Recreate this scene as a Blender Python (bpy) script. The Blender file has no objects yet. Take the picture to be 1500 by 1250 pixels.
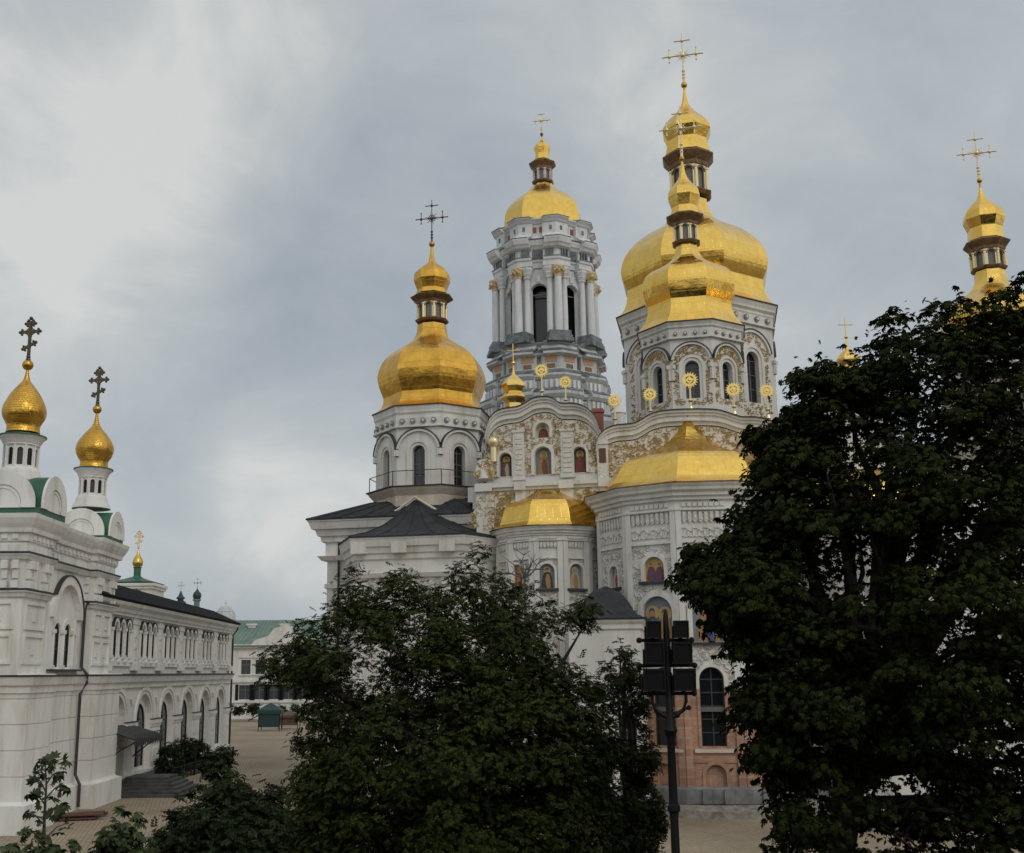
import bpy, math, random
import numpy as np
from mathutils import Matrix, Vector
from mathutils.geometry import tessellate_polygon
R_ = math.radians
C = bpy.context.scene.collection
scene = bpy.context.scene

# ------------------------------------------------------------------ camera
F = 1610.; PIT = R_(11.5); CX = 675.; CY = 657.4; H = 7.; ROLL = R_(-0.4)
cam_d = bpy.data.cameras.new('camera'); cam = bpy.data.objects.new('camera', cam_d); C.objects.link(cam)
cam_d.sensor_width = 36.; cam_d.lens = F / 1500 * 36; cam_d.shift_x = 75 / 1500; cam_d.shift_y = 32.4 / 1500
cam_d.clip_end = 20000; cam_d.clip_start = .1
cam.matrix_world = Matrix.Translation((0, 0, H)) @ Matrix.Rotation(R_(90) + PIT, 4, 'X') @ Matrix.Rotation(ROLL, 4, 'Z')
scene.camera = cam
cp, sp = math.cos(PIT), math.sin(PIT); cr, sr = math.cos(ROLL), math.sin(ROLL)

# ------------------------------------------------------------------ light
scene.view_settings.view_transform = 'Standard'; scene.view_settings.look = 'None'
scene.view_settings.exposure = 0; scene.view_settings.gamma = 1
SUN = Vector((.42, -.68, .62)).normalized()
sd = bpy.data.lights.new('sun', 'SUN'); sd.energy = .5; sd.angle = R_(20); sd.color = (1, .93, .82)
so = bpy.data.objects.new('sun', sd); C.objects.link(so); so.rotation_euler = SUN.to_track_quat('Z', 'Y').to_euler()

def ray(px, py):
    x = (px - CX) / F; y = -(py - CY) / F
    x, y = x * cr - y * sr, x * sr + y * cr
    return Vector((x, cp - sp * y, sp + cp * y))

world = bpy.data.worlds.new('World'); scene.world = world; world.use_nodes = True
nt = world.node_tree; N = nt.nodes; L = nt.links; N.clear()
def nd(tree, typ, **kw):
    n = tree.nodes.new(typ)
    for k, v in kw.items():
        if k in ('inp',):
            for kk, vv in v.items(): n.inputs[kk].default_value = vv
        else: setattr(n, k, v)
    return n
def sky_world():
    out = nd(nt, 'ShaderNodeOutputWorld'); bg = nd(nt, 'ShaderNodeBackground'); bg.inputs[1].default_value = .1
    L.new(bg.outputs[0], out.inputs[0])
    sky = nd(nt, 'ShaderNodeTexSky', sky_type='NISHITA', sun_disc=False)
    sky.sun_elevation = math.asin(SUN.z); sky.sun_rotation = math.atan2(SUN.x, SUN.y); sky.dust_density = 3
    tc = nd(nt, 'ShaderNodeTexCoord')
    mp = nd(nt, 'ShaderNodeMapping'); mp.inputs['Scale'].default_value = (1, 1, 1.5); mp.inputs['Rotation'].default_value = (0, R_(-25), 0)
    L.new(tc.outputs['Generated'], mp.inputs[0])
    no = nd(nt, 'ShaderNodeTexNoise', inp={'Scale': 3.1, 'Detail': 4, 'Roughness': .5, 'Distortion': .25}); L.new(mp.outputs[0], no.inputs['Vector'])
    no2 = nd(nt, 'ShaderNodeTexNoise', inp={'Scale': 6.5, 'Detail': 8, 'Roughness': .6, 'Distortion': .5}); L.new(mp.outputs[0], no2.inputs['Vector'])
    def math_(op, a, b=None, clamp=False):
        m = nd(nt, 'ShaderNodeMath', operation=op, use_clamp=clamp)
        for i, s in enumerate((a, b)):
            if s is None: continue
            if isinstance(s, (int, float)): m.inputs[i].default_value = s
            else: L.new(s, m.inputs[i])
        return m.outputs[0]
    acc = math_('ADD', math_('MULTIPLY', math_('SUBTRACT', no.outputs[0], .5), .95), math_('MULTIPLY', math_('SUBTRACT', no2.outputs[0], .5), 1.0))
    acc = math_('ADD', acc, .44)
    # large soft cloud masses at their own directions in the sky: (px, py, radius px, amount)
    for px, py, r, amt in [(110, 90, 300, .24), (340, 110, 220, .27), (70, 330, 330, .33), (240, 300, 260, .14), (960, 40, 300, .12), (470, 720, 230, .36), (40, 700, 350, .08),
                           (1130, 330, 330, .16), (880, 60, 240, .1), (560, 330, 300, -.08), (490, 130, 150, -.08), (500, 480, 260, -.1), (40, 205, 110, -.2), (300, 560, 260, -.08), (350, 800, 200, -.06),
                           (1280, 200, 330, -.02), (1450, 60, 250, -.05), (620, 90, 200, .04)]:
        d = ray(px, py).normalized()
        dp = nd(nt, 'ShaderNodeVectorMath', operation='DOT_PRODUCT'); L.new(tc.outputs['Generated'], dp.inputs[0]); dp.inputs[1].default_value = d
        mr = nd(nt, 'ShaderNodeMapRange', interpolation_type='SMOOTHERSTEP')
        mr.inputs[1].default_value = math.cos(r / F * 1.0); mr.inputs[2].default_value = 1; mr.inputs[3].default_value = 0; mr.inputs[4].default_value = amt
        L.new(dp.outputs['Value'], mr.inputs[0]); acc = math_('ADD', acc, mr.outputs[0])
    cr_ = nd(nt, 'ShaderNodeValToRGB'); L.new(acc, cr_.inputs[0]); e = cr_.color_ramp.elements
    e[0].position = .1; e[0].color = (.355, .40, .445, 1); e[1].position = .98; e[1].color = (.67, .68, .665, 1)
    m = e.new(.42); m.color = (.425, .465, .5, 1); m = e.new(.7); m.color = (.51, .54, .55, 1)
    # bright thin cloud around the veiled sun, behind the camera
    dp = nd(nt, 'ShaderNodeVectorMath', operation='DOT_PRODUCT'); L.new(tc.outputs['Generated'], dp.inputs[0]); dp.inputs[1].default_value = SUN
    g = math_('POWER', math_('MULTIPLY', math_('ADD', dp.outputs['Value'], .45, True), .69), 2.2)
    glow = math_('MULTIPLY', g, .75)
    gl = nd(nt, 'ShaderNodeMix', data_type='RGBA', blend_type='MULTIPLY'); gl.inputs[0].default_value = 1
    gl.inputs[6].default_value = (1, .95, .86, 1); L.new(glow, gl.inputs[7])
    ad = nd(nt, 'ShaderNodeMix', data_type='RGBA', blend_type='ADD'); ad.inputs[0].default_value = 1
    L.new(cr_.outputs[0], ad.inputs[6]); L.new(gl.outputs[2], ad.inputs[7])
    sc = nd(nt, 'ShaderNodeMix', data_type='RGBA', blend_type='MULTIPLY'); sc.inputs[0].default_value = 1
    L.new(ad.outputs[2], sc.inputs[6]); sc.inputs[7].default_value = (10, 10, 10, 1)
    mx = nd(nt, 'ShaderNodeMix', data_type='RGBA'); mx.inputs[0].default_value = .93
    L.new(sky.outputs[0], mx.inputs[6]); L.new(sc.outputs[2], mx.inputs[7]); L.new(mx.outputs[2], bg.inputs[0])
sky_world()

# ------------------------------------------------------------------ measuring helpers (pixel of the 1500x1250 photo -> metres)
def at(px, py, Y): r = ray(px, py); return Vector((0, 0, H)) + r * (Y / r.y)
def atX(px, py, X): r = ray(px, py); return Vector((0, 0, H)) + r * (X / r.x)
def atZ(px, py, Z=0): r = ray(px, py); return Vector((0, 0, H)) + r * ((Z - H) / r.z)
def project(P):
    X, Y, Z = P; Z -= H
    d = Y * cp + Z * sp; u = (-Y * sp + Z * cp) / d; x = X / d
    x, u = x * cr + u * sr, -x * sr + u * cr
    return CX + F * x, CY - F * u, d
def zrow(X, Y, row):
    lo, hi = -30., 200.
    for _ in range(50):
        m = (lo + hi) / 2
        if project((X, Y, m))[1] > row: lo = m
        else: hi = m
    return lo
def rhw(hw, X, Y, Z): return hw * project((X, Y, Z))[2] / F * math.cos(math.atan2(X, Y))
def prof(X, Y, rows): 
    o = []
    for it in rows:
        if it is None: o.append(None); continue
        row, hw = it; z = zrow(X, Y, row); o.append((rhw(hw, X, Y, z), z))
    return o

# ------------------------------------------------------------------ materials
MATS = {}
def mat(name, col, rough=.7, metal=0., spec=.5, build=None):
    m = bpy.data.materials.new(name); m.use_nodes = True; t = m.node_tree
    b = t.nodes['Principled BSDF']; b.inputs['Base Color'].default_value = (*col, 1); b.inputs['Roughness'].default_value = rough
    b.inputs['Metallic'].default_value = metal; b.inputs['Specular IOR Level'].default_value = spec
    if build: build(t, b)
    MATS[name] = m; return m
def noise_mix(t, b, c1, c2, scale, lo=.35, hi=.65, detail=5, bump=0., dist=.05, co='Object', stretch=None, bscale=None):
    tc = nd(t, 'ShaderNodeTexCoord'); v = tc.outputs[co]
    if stretch:
        mp = nd(t, 'ShaderNodeMapping'); mp.inputs['Scale'].default_value = stretch; t.links.new(v, mp.inputs[0]); v = mp.outputs[0]
    n = nd(t, 'ShaderNodeTexNoise', inp={'Scale': scale, 'Detail': detail, 'Roughness': .6}); t.links.new(v, n.inputs['Vector'])
    r = nd(t, 'ShaderNodeValToRGB'); e = r.color_ramp.elements; e[0].position = lo; e[1].position = hi; e[0].color = (*c1, 1); e[1].color = (*c2, 1)
    t.links.new(n.outputs[0], r.inputs[0]); t.links.new(r.outputs[0], b.inputs['Base Color'])
    if bump:
        n2 = nd(t, 'ShaderNodeTexNoise', inp={'Scale': bscale or scale * 6, 'Detail': 4}); t.links.new(tc.outputs[co], n2.inputs['Vector'])
        bp = nd(t, 'ShaderNodeBump', inp={'Strength': bump, 'Distance': dist}); t.links.new(n2.outputs[0], bp.inputs['Height']); t.links.new(bp.outputs[0], b.inputs['Normal'])
    return r.outputs[0]
def plaster(c1, c2):
    def f(t, b):
        o = noise_mix(t, b, c1, c2, .55, .3, .62, 8, .25, .03, stretch=(1, 1, .35), bscale=7)
        tc = nd(t, 'ShaderNodeTexCoord'); mp = nd(t, 'ShaderNodeMapping'); mp.inputs['Scale'].default_value = (1.1, 1.1, .2); t.links.new(tc.outputs['Object'], mp.inputs[0])
        n = nd(t, 'ShaderNodeTexNoise', inp={'Scale': 1.4, 'Detail': 6, 'Roughness': .65}); t.links.new(mp.outputs[0], n.inputs['Vector'])
        r = nd(t, 'ShaderNodeValToRGB'); e = r.color_ramp.elements; e[0].position = .3; e[1].position = .5; e[0].color = (.79, .765, .7, 1); e[1].color = (1, 1, 1, 1)
        t.links.new(n.outputs[0], r.inputs[0])
        m = nd(t, 'ShaderNodeMix', data_type='RGBA', blend_type='MULTIPLY'); m.inputs[0].default_value = 1
        t.links.new(o, m.inputs[6]); t.links.new(r.outputs[0], m.inputs[7]); t.links.new(m.outputs[2], b.inputs['Base Color'])
    return f
mat('white', (.7, .69, .65), .85, build=plaster((.56, .55, .51), (.71, .70, .665)))
mat('refwhite', (.7, .69, .65), .85, build=plaster((.64, .63, .595), (.79, .78, .75)))
mat('cool', (.6, .62, .64), .85, build=plaster((.54, .555, .575), (.68, .695, .71)))
mat('lowtier', (.4, .42, .43), .85, build=plaster((.38, .405, .41), (.52, .545, .55)))
mat('coolroof', (.2, .24, .27), .6, build=lambda t, b: noise_mix(t, b, (.075, .09, .1), (.2, .225, .24), 1.2))
mat('beige', (.6, .5, .4), .85, build=lambda t, b: noise_mix(t, b, (.48, .40, .31), (.66, .60, .52), .8, bump=.1))
mat('orange', (.42, .2, .09), .8, build=lambda t, b: noise_mix(t, b, (.5, .28, .14), (.4, .28, .19), .7))
mat('redpanel', (.3, .1, .07), .8, build=lambda t, b: noise_mix(t, b, (.34, .12, .08), (.25, .09, .07), .9))
mat('stucco', (.55, .48, .34), .85, build=lambda t, b: noise_mix(t, b, (.68, .655, .6), (.6, .55, .45), 3.2, .42, .68, 6, .9, .08, bscale=7))
mat('relief', (.66, .64, .6), .85, build=lambda t, b: noise_mix(t, b, (.68, .66, .62), (.54, .51, .46), 4.5, .45, .62, 6, .9, .09, bscale=6))
mat('ochre', (.5, .33, .12), .55, .25, build=lambda t, b: noise_mix(t, b, (.64, .52, .3), (.5, .37, .18), 2.5))
def gold(c1, c2, r0, r1, bump, bw=.55, bh=.8):
    def f(t, b):
        base = noise_mix(t, b, c1, c2, 1.3, .3, .7, 7)
        tc = nd(t, 'ShaderNodeTexCoord')
        n = nd(t, 'ShaderNodeTexNoise', inp={'Scale': 2.2, 'Detail': 6, 'Roughness': .65}); t.links.new(tc.outputs['Object'], n.inputs['Vector'])
        mr = nd(t, 'ShaderNodeMapRange'); mr.inputs[1].default_value = .3; mr.inputs[2].default_value = .7; mr.inputs[3].default_value = r0; mr.inputs[4].default_value = r1
        t.links.new(n.outputs[0], mr.inputs[0]); t.links.new(mr.outputs[0], b.inputs['Roughness'])
        br = nd(t, 'ShaderNodeTexBrick', inp={'Scale': 1., 'Mortar Size': .012, 'Mortar Smooth': .5, 'Brick Width': bw, 'Row Height': bh, 'Color1': (1, 1, 1, 1), 'Color2': (.72, .72, .72, 1), 'Mortar': (0, 0, 0, 1)})
        t.links.new(tc.outputs['UV'], br.inputs['Vector'])
        mm = nd(t, 'ShaderNodeMix', data_type='RGBA', blend_type='MULTIPLY'); mm.inputs[0].default_value = .3; t.links.new(base, mm.inputs[6]); t.links.new(br.outputs['Color'], mm.inputs[7]); t.links.new(mm.outputs[2], b.inputs['Base Color'])
        n3 = nd(t, 'ShaderNodeTexNoise', inp={'Scale': 1.6, 'Detail': 3}); t.links.new(tc.outputs['Object'], n3.inputs['Vector'])
        ma = nd(t, 'ShaderNodeMath', operation='MULTIPLY_ADD'); ma.inputs[1].default_value = .12; t.links.new(br.outputs['Color'], ma.inputs[0]); t.links.new(n3.outputs[0], ma.inputs[2])
        bp = nd(t, 'ShaderNodeBump', inp={'Strength': bump, 'Distance': .12}); t.links.new(ma.outputs[0], bp.inputs['Height']); t.links.new(bp.outputs[0], b.inputs['Normal'])
    return f
mat('gold', (.8, .5, .12), .3, 1, build=gold((.98, .67, .175), (.86, .54, .11), .15, .3, .28))
mat('oldgold', (.6, .36, .08), .35, 1, build=gold((.88, .52, .1), (.64, .35, .055), .24, .42, .5))
mat('scalegold', (.6, .36, .08), .35, 1, build=gold((.84, .5, .1), (.6, .33, .055), .24, .4, .9, .17, .13))
mat('gilt', (.9, .66, .22), .32, 1)
mat('dark_ground', (.03, .035, .018), .95, build=lambda t, b: noise_mix(t, b, (.018, .022, .011), (.042, .045, .026), .7))
mat('palegilt', (.78, .66, .4), .42, .75)
mat('ironcross', (.11, .085, .055), .45, .7)
mat('bronze', (.12, .075, .045), .5, .3, build=lambda t, b: noise_mix(t, b, (.26, .15, .07), (.11, .07, .045), 3))
mat('darkroof', (.04, .045, .05), .8, 0, .25, build=lambda t, b: noise_mix(t, b, (.022, .024, .027), (.045, .047, .052), 1.2, bump=.1))
mat('trimdark', (.035, .035, .038), .6)
mat('green', (.03, .12, .07), .5, build=lambda t, b: noise_mix(t, b, (.02, .085, .05), (.035, .13, .075), 1.5))
mat('wingroof', (.012, .012, .013), .9, 0, .1)
mat('palegreen', (.16, .34, .26), .5, build=lambda t, b: noise_mix(t, b, (.105, .175, .14), (.155, .23, .19), .8))
mat('teal', (.01, .04, .038), .5)
mat('glass', (.012, .014, .018), .12, 0, .6)
mat('pane', (.05, .055, .06), .2, 0, .5)
mat('lantpane', (.17, .16, .155), .35)
mat('frame', (.13, .13, .125), .6)
mat('rosette', (.24, .24, .235), .85)
mat('wood', (.10, .06, .04), .6)
def brickm(t, b):
    tc = nd(t, 'ShaderNodeTexCoord')
    br = nd(t, 'ShaderNodeTexBrick', inp={'Scale': 1., 'Mortar Size': .012, 'Brick Width': .32, 'Row Height': .1, 'Color1': (.40, .215, .14, 1), 'Color2': (.52, .30, .21, 1), 'Mortar': (.42, .34, .28, 1)})
    t.links.new(tc.outputs['UV'], br.inputs['Vector'])
    n = nd(t, 'ShaderNodeTexNoise', inp={'Scale': .9, 'Detail': 6}); t.links.new(tc.outputs['Object'], n.inputs['Vector'])
    r = nd(t, 'ShaderNodeValToRGB'); e = r.color_ramp.elements; e[0].position = .35; e[1].position = .65; e[0].color = (.72, .72, .72, 1); e[1].color = (1.1, 1.05, 1, 1)
    t.links.new(n.outputs[0], r.inputs[0])
    m = nd(t, 'ShaderNodeMix', data_type='RGBA', blend_type='MULTIPLY'); m.inputs[0].default_value = 1
    t.links.new(br.outputs['Color'], m.inputs[6]); t.links.new(r.outputs[0], m.inputs[7]); t.links.new(m.outputs[2], b.inputs['Base Color'])
    bp = nd(t, 'ShaderNodeBump', inp={'Strength': .5, 'Distance': .02}); t.links.new(br.outputs['Fac'], bp.inputs['Height']); bp.invert = True; t.links.new(bp.outputs[0], b.inputs['Normal'])
mat('brick', (.4, .22, .15), .9, build=brickm)
mat('plinth', (.17, .175, .18), .8, build=lambda t, b: noise_mix(t, b, (.12, .125, .13), (.22, .225, .225), 1.6, bump=.2))
def pavem(t, b):
    tc = nd(t, 'ShaderNodeTexCoord')
    br = nd(t, 'ShaderNodeTexBrick', inp={'Scale': 1., 'Mortar Size': .02, 'Brick Width': .42, 'Row Height': .21, 'Color1': (.31, .255, .18, 1), 'Color2': (.37, .305, .22, 1), 'Mortar': (.2, .165, .12, 1)})
    mp = nd(t, 'ShaderNodeMapping'); mp.inputs['Rotation'].default_value = (0, 0, R_(77)); t.links.new(tc.outputs['Object'], mp.inputs[0]); t.links.new(mp.outputs[0], br.inputs['Vector'])
    n = nd(t, 'ShaderNodeTexNoise', inp={'Scale': .12, 'Detail': 8, 'Roughness': .65}); t.links.new(tc.outputs['Object'], n.inputs['Vector'])
    r = nd(t, 'ShaderNodeValToRGB'); e = r.color_ramp.elements; e[0].position = .35; e[1].position = .65; e[0].color = (.68, .66, .62, 1); e[1].color = (1.08, 1.05, 1, 1)
    t.links.new(n.outputs[0], r.inputs[0])
    m = nd(t, 'ShaderNodeMix', data_type='RGBA', blend_type='MULTIPLY'); m.inputs[0].default_value = 1
    t.links.new(br.outputs['Color'], m.inputs[6]); t.links.new(r.outputs[0], m.inputs[7]); t.links.new(m.outputs[2], b.inputs['Base Color'])
    bp = nd(t, 'ShaderNodeBump', inp={'Strength': .4, 'Distance': .03}); t.links.new(br.outputs['Fac'], bp.inputs['Height']); bp.invert = True; t.links.new(bp.outputs[0], b.inputs['Normal'])
mat('paving', (.3, .26, .2), .85, build=pavem)
mat('darkstone', (.06, .06, .06), .85, build=lambda t, b: noise_mix(t, b, (.04, .04, .042), (.085, .085, .085), 1.5, bump=.2))
mat('stone', (.25, .23, .2), .9, build=lambda t, b: noise_mix(t, b, (.14, .13, .11), (.32, .30, .26), 2.2, bump=.6, dist=.06))
def leafm(c1, c2):
    def f(t, b):
        g = nd(t, 'ShaderNodeNewGeometry'); r = nd(t, 'ShaderNodeValToRGB'); e = r.color_ramp.elements
        e[0].color = (*c1, 1); e[1].color = (*c2, 1); t.links.new(g.outputs['Random Per Island'], r.inputs[0]); t.links.new(r.outputs[0], b.inputs['Base Color'])
    return f
mat('leaf', (.04, .06, .02), .85, 0, .08, build=leafm((.014, .02, .006), (.05, .062, .017)))
mat('chestnut', (.035, .06, .02), .85, 0, .08, build=leafm((.01, .0145, .0045), (.037, .046, .012)))
mat('darkleaf', (.03, .045, .02), .85, 0, .08, build=leafm((.011, .018, .008), (.03, .043, .017)))
mat('youngleaf', (.06, .1, .035), .55, 0, .25, build=leafm((.03, .046, .016), (.065, .09, .032)))
mat('bark', (.05, .042, .035), .9, build=lambda t, b: noise_mix(t, b, (.03, .026, .022), (.075, .065, .055), 3, stretch=(1, 1, .2), bump=.5))
mat('twig', (.12, .12, .125), .9)
mat('blackmetal', (.008, .008, .009), .6, 0, .25)
mat('lens', (.008, .008, .009), .5, 0, .2)
mat('robe_red', (.26, .05, .045), .8); mat('robe_brown', (.15, .075, .045), .8); mat('robe_blue', (.07, .095, .17), .8); mat('robe_pale', (.42, .37, .29), .8)
mat('robe_ochre', (.34, .2, .075), .8); mat('robe_dark', (.05, .045, .05), .8); mat('skin', (.4, .24, .15), .8); mat('iconbg', (.2, .22, .25), .8); mat('iconbg_dark', (.09, .085, .08), .8); mat('icongold', (.5, .36, .13), .7)
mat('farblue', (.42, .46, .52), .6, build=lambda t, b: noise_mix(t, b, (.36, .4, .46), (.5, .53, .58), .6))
mat('rust', (.2, .08, .045), .8, build=lambda t, b: noise_mix(t, b, (.15, .06, .04), (.09, .055, .04), 2.5))
mat('canopymetal', (.03, .03, .033), .5, .4)
mat('farleaf', (.05, .06, .04), .8, 0, .1, build=leafm((.03, .04, .022), (.06, .075, .045)))

# ------------------------------------------------------------------ mesh builder
def d2(a): return Vector((math.sin(a), -math.cos(a), 0))            # direction at azimuth a, 0 = towards the camera, + to the right
def frame(cx, cy, a, dist, z=0):                                    # x = to the right seen from outside, y = into the wall, z = up
    d = d2(a); M = Matrix.Identity(4)
    for i in range(3):
        M[i][0] = (math.cos(a), math.sin(a), 0)[i]; M[i][1] = -d[i]; M[i][2] = (0, 0, 1)[i]
    M[0][3] = cx + d.x * dist; M[1][3] = cy + d.y * dist; M[2][3] = z
    return M
class MB:
    def __init__(s): s.v = []; s.f = []; s.m = []; s.uv = {}; s.T = None; s.mat = 0
    def add(s, vs, fs, mat=None, T=None, uvs=None):
        o = len(s.v); T = T or s.T
        s.v += [tuple(T @ Vector(p)) for p in vs] if T else [tuple(p) for p in vs]
        for i, f in enumerate(fs):
            if uvs: s.uv[len(s.f)] = uvs[i]
            s.f.append([o + k for k in f]); s.m.append(s.mat if mat is None else mat)
        return s
    def box(s, x0, x1, y0, y1, z0, z1, mat=None, T=None):
        v = [(x, y, z) for z in (z0, z1) for y in (y0, y1) for x in (x0, x1)]
        return s.add(v, [(0, 2, 3, 1), (4, 5, 7, 6), (0, 1, 5, 4), (1, 3, 7, 5), (3, 2, 6, 7), (2, 0, 4, 6)], mat, T)
    def loft(s, rings, mat=None, T=None, caps=True, closed=True, uv=False):
        n = len(rings[0]); vs = [p for r in rings for p in r]; fs = []; uvs = []
        for i in range(len(rings) - 1):
            for k in range(n if closed else n - 1):
                k2 = (k + 1) % n; fs.append((i * n + k, i * n + k2, (i + 1) * n + k2, (i + 1) * n + k))
        if uv:
            tot = [0.]
            for i in range(len(rings) - 1): tot.append(tot[-1] + (Vector(rings[i][0]) - Vector(rings[i + 1][0])).length)
            per = max((Vector(r[0]) - Vector(r[1 % n])).length for r in rings)
            for i in range(len(rings) - 1):
                for k in range(n if closed else n - 1): uvs.append([(k * per, tot[i]), ((k + 1) * per, tot[i]), ((k + 1) * per, tot[i + 1]), (k * per, tot[i + 1])])
        if caps and closed:
            for r in (0, len(rings) - 1):
                fs.append(tuple(range(r * n, r * n + n))); uvs.append([(0, 0)] * n)
        return s.add(vs, fs, mat, T, uvs if uv else None)
    def lathe(s, pr, n, a0, cx, cy, mat=None, caps=True, a1=None, uv=False):
        if a1 is None: angs = [a0 + 2 * math.pi * k / n for k in range(n)]; closed = True
        else: angs = [a0 + (a1 - a0) * k / n for k in range(n + 1)]; closed = False
        return s.loft([[(cx + math.sin(a) * r, cy - math.cos(a) * r, z) for a in angs] for r, z in pr], mat, None, caps, closed, uv)
    def prism(s, pts, y0, y1, mat=None, T=None):                      # 2D outline (x, z) extruded along y
        n = len(pts); vs = [(x, y0, z) for x, z in pts] + [(x, y1, z) for x, z in pts]
        fs = [(k, (k + 1) % n, n + (k + 1) % n, n + k) for k in range(n)]
        tr = tessellate_polygon([[Vector((x, z, 0)) for x, z in pts]])
        fs += [tuple(t) for t in tr] + [tuple(n + i for i in t) for t in tr]
        return s.add(vs, fs, mat, T)
    def panel(s, outer, holes, depth, T, mat=None, rmat=None):        # wall face with real openings and reveals
        loops = [[Vector((x, z, 0)) for x, z in outer]] + [[Vector((x, z, 0)) for x, z in h] for h in holes]
        flat = [p for l in loops for p in l]
        tr = tessellate_polygon(loops)
        vs = [(p.x, 0, p.y) for p in flat]
        s.add(vs, [tuple(t) for t in tr], mat, T, [[(flat[i].x, flat[i].y) for i in t] for t in tr])
        for h in holes:
            n = len(h)
            s.add([(x, 0, z) for x, z in h] + [(x, depth, z) for x, z in h], [(k, (k + 1) % n, n + (k + 1) % n, n + k) for k in range(n)], rmat if rmat is not None else mat, T)
        return s
    def band(s, inner, outer, y0, y1, T, mat=None):                    # raised strip between two polylines (x, z); y0 = proud face
        n = len(inner); vs = [(x, y, z) for y in (y0, y1) for l in (inner, outer) for x, z in l]; fs = []
        for k in range(n - 1):
            fs += [(k, k + 1, n + k + 1, n + k), (k, k + 1, 2 * n + k + 1, 2 * n + k), (n + k, n + k + 1, 3 * n + k + 1, 3 * n + k)]
        fs += [(0, n, 3 * n, 2 * n), (n - 1, 2 * n - 1, 4 * n - 1, 3 * n - 1)]
        return s.add(vs, fs, mat, T)
    def tube(s, pts, rad, n=8, mat=None, T=None, caps=True):
        pts = [Vector(p) for p in pts]; rings = []
        for i, p in enumerate(pts):
            d = (pts[min(i + 1, len(pts) - 1)] - pts[max(i - 1, 0)]).normalized()
            a = d.orthogonal().normalized() if abs(d.z) > .95 else d.cross(Vector((0, 0, 1))).normalized()
            b = d.cross(a); r = rad[i] if isinstance(rad, (list, tuple)) else rad
            rings.append([p + (a * math.cos(2 * math.pi * k / n) + b * math.sin(2 * math.pi * k / n)) * r for k in range(n)])
        return s.loft(rings, mat, T, caps)
    def ball(s, c, r, n=12, m=8, mat=None, T=None, sq=1.):
        rings = [[(c[0] + r * math.sin(math.pi * i / m) * math.cos(2 * math.pi * k / n), c[1] + r * math.sin(math.pi * i / m) * math.sin(2 * math.pi * k / n), c[2] - r * sq * math.cos(math.pi * i / m)) for k in range(n)] for i in range(m + 1)]
        rings[0] = [(c[0] + .001 * r * math.cos(k), c[1] + .001 * r * math.sin(k), c[2] - r * sq) for k in range(n)]
        return s.loft(rings, mat, T)
    def build(s, name, mats, parent=None, smooth=None):
        me = bpy.data.meshes.new(name); me.from_pydata(s.v, [], s.f)
        mats = [mats] if isinstance(mats, str) else mats
        for m in mats: me.materials.append(MATS[m])
        me.polygons.foreach_set('material_index', s.m)
        if s.uv:
            ul = me.uv_layers.new(name='UVMap')
            for i, u in s.uv.items():
                p = me.polygons[i]
                for j, li in enumerate(p.loop_indices):
                    if j < len(u): ul.data[li].uv = u[j]
        me.update()
        if smooth:
            me.polygons.foreach_set('use_smooth', [True] * len(me.polygons)); me.set_sharp_from_angle(angle=R_(smooth))
        return link(me, name, parent)
def link(me, name, parent=None):
    o = bpy.data.objects.new(name, me); C.objects.link(o)
    if parent:
        o.parent = parent
        o.matrix_parent_inverse = Matrix.Translation(-parent.location) if parent.type == 'EMPTY' else Matrix.Identity(4)
    return o
def tag(o, label, cat, group=None, kind=None):
    if label: o['label'] = label
    if cat: o['category'] = cat
    if group: o['group'] = group
    if kind: o['kind'] = kind
    return o
def thing(name, label, cat, loc=(0, 0, 0), group=None):
    o = bpy.data.objects.new(name, None); C.objects.link(o); o.location = loc; o.empty_display_size = .5
    return tag(o, label, cat, group)
def arc(cx, zs, r, n=12, a0=180, a1=0): return [(cx + r * math.cos(R_(a0 + (a1 - a0) * k / n)), zs + r * math.sin(R_(a0 + (a1 - a0) * k / n))) for k in range(n + 1)]
def arch(cx, z0, hw, zs, n=12): return [(cx - hw, z0)] + arc(cx, zs, hw, n) + [(cx + hw, z0)]
def archline(cx, z0, hw, zs, n=12): return arch(cx, z0, hw, zs, n)
def octo(r, a0, cx, cy, z, n=8): return [(cx + math.sin(a0 + 2 * math.pi * k / n) * r, cy - math.cos(a0 + 2 * math.pi * k / n) * r, z) for k in range(n)]
def inpoly(x, y, P):
    c = False; j = len(P) - 1
    for i in range(len(P)):
        if (P[i][1] > y) != (P[j][1] > y) and x < (P[j][0] - P[i][0]) * (y - P[i][1]) / (P[j][1] - P[i][1]) + P[i][0]: c = not c
        j = i
    return c
def scrolls(mb, T, poly, n, size, seed, mat=None, out=.07, avoid=()):
    rnd = random.Random(seed); xs = [p[0] for p in poly]; zs = [p[1] for p in poly]
    for _ in range(n):
        x, z = rnd.uniform(min(xs), max(xs)), rnd.uniform(min(zs), max(zs))
        if not inpoly(x, z, poly) or any(inpoly(x, z, a) for a in avoid): continue
        r = size * rnd.uniform(.5, 1.15); w = size * .3; a = rnd.uniform(0, 6.28); sg = rnd.choice((-1, 1)); ss = rnd.uniform(3, 5.2); vs = []; fs = []
        for k in range(7):
            t = k / 6; rr = r * (1 - .55 * t); an = a + sg * ss * t; c, sn = math.cos(an), math.sin(an); ww = w * (1 - .4 * t)
            vs += [(x + c * (rr - ww), 0, z + sn * (rr - ww)), (x + c * rr, -out * rnd.uniform(.7, 1.2), z + sn * rr), (x + c * (rr + ww), 0, z + sn * (rr + ww))]
            if k: fs += [(3 * k - 3, 3 * k - 2, 3 * k + 1, 3 * k), (3 * k - 2, 3 * k - 1, 3 * k + 2, 3 * k + 1)]
        mb.add(vs, fs, mat, T)
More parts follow.
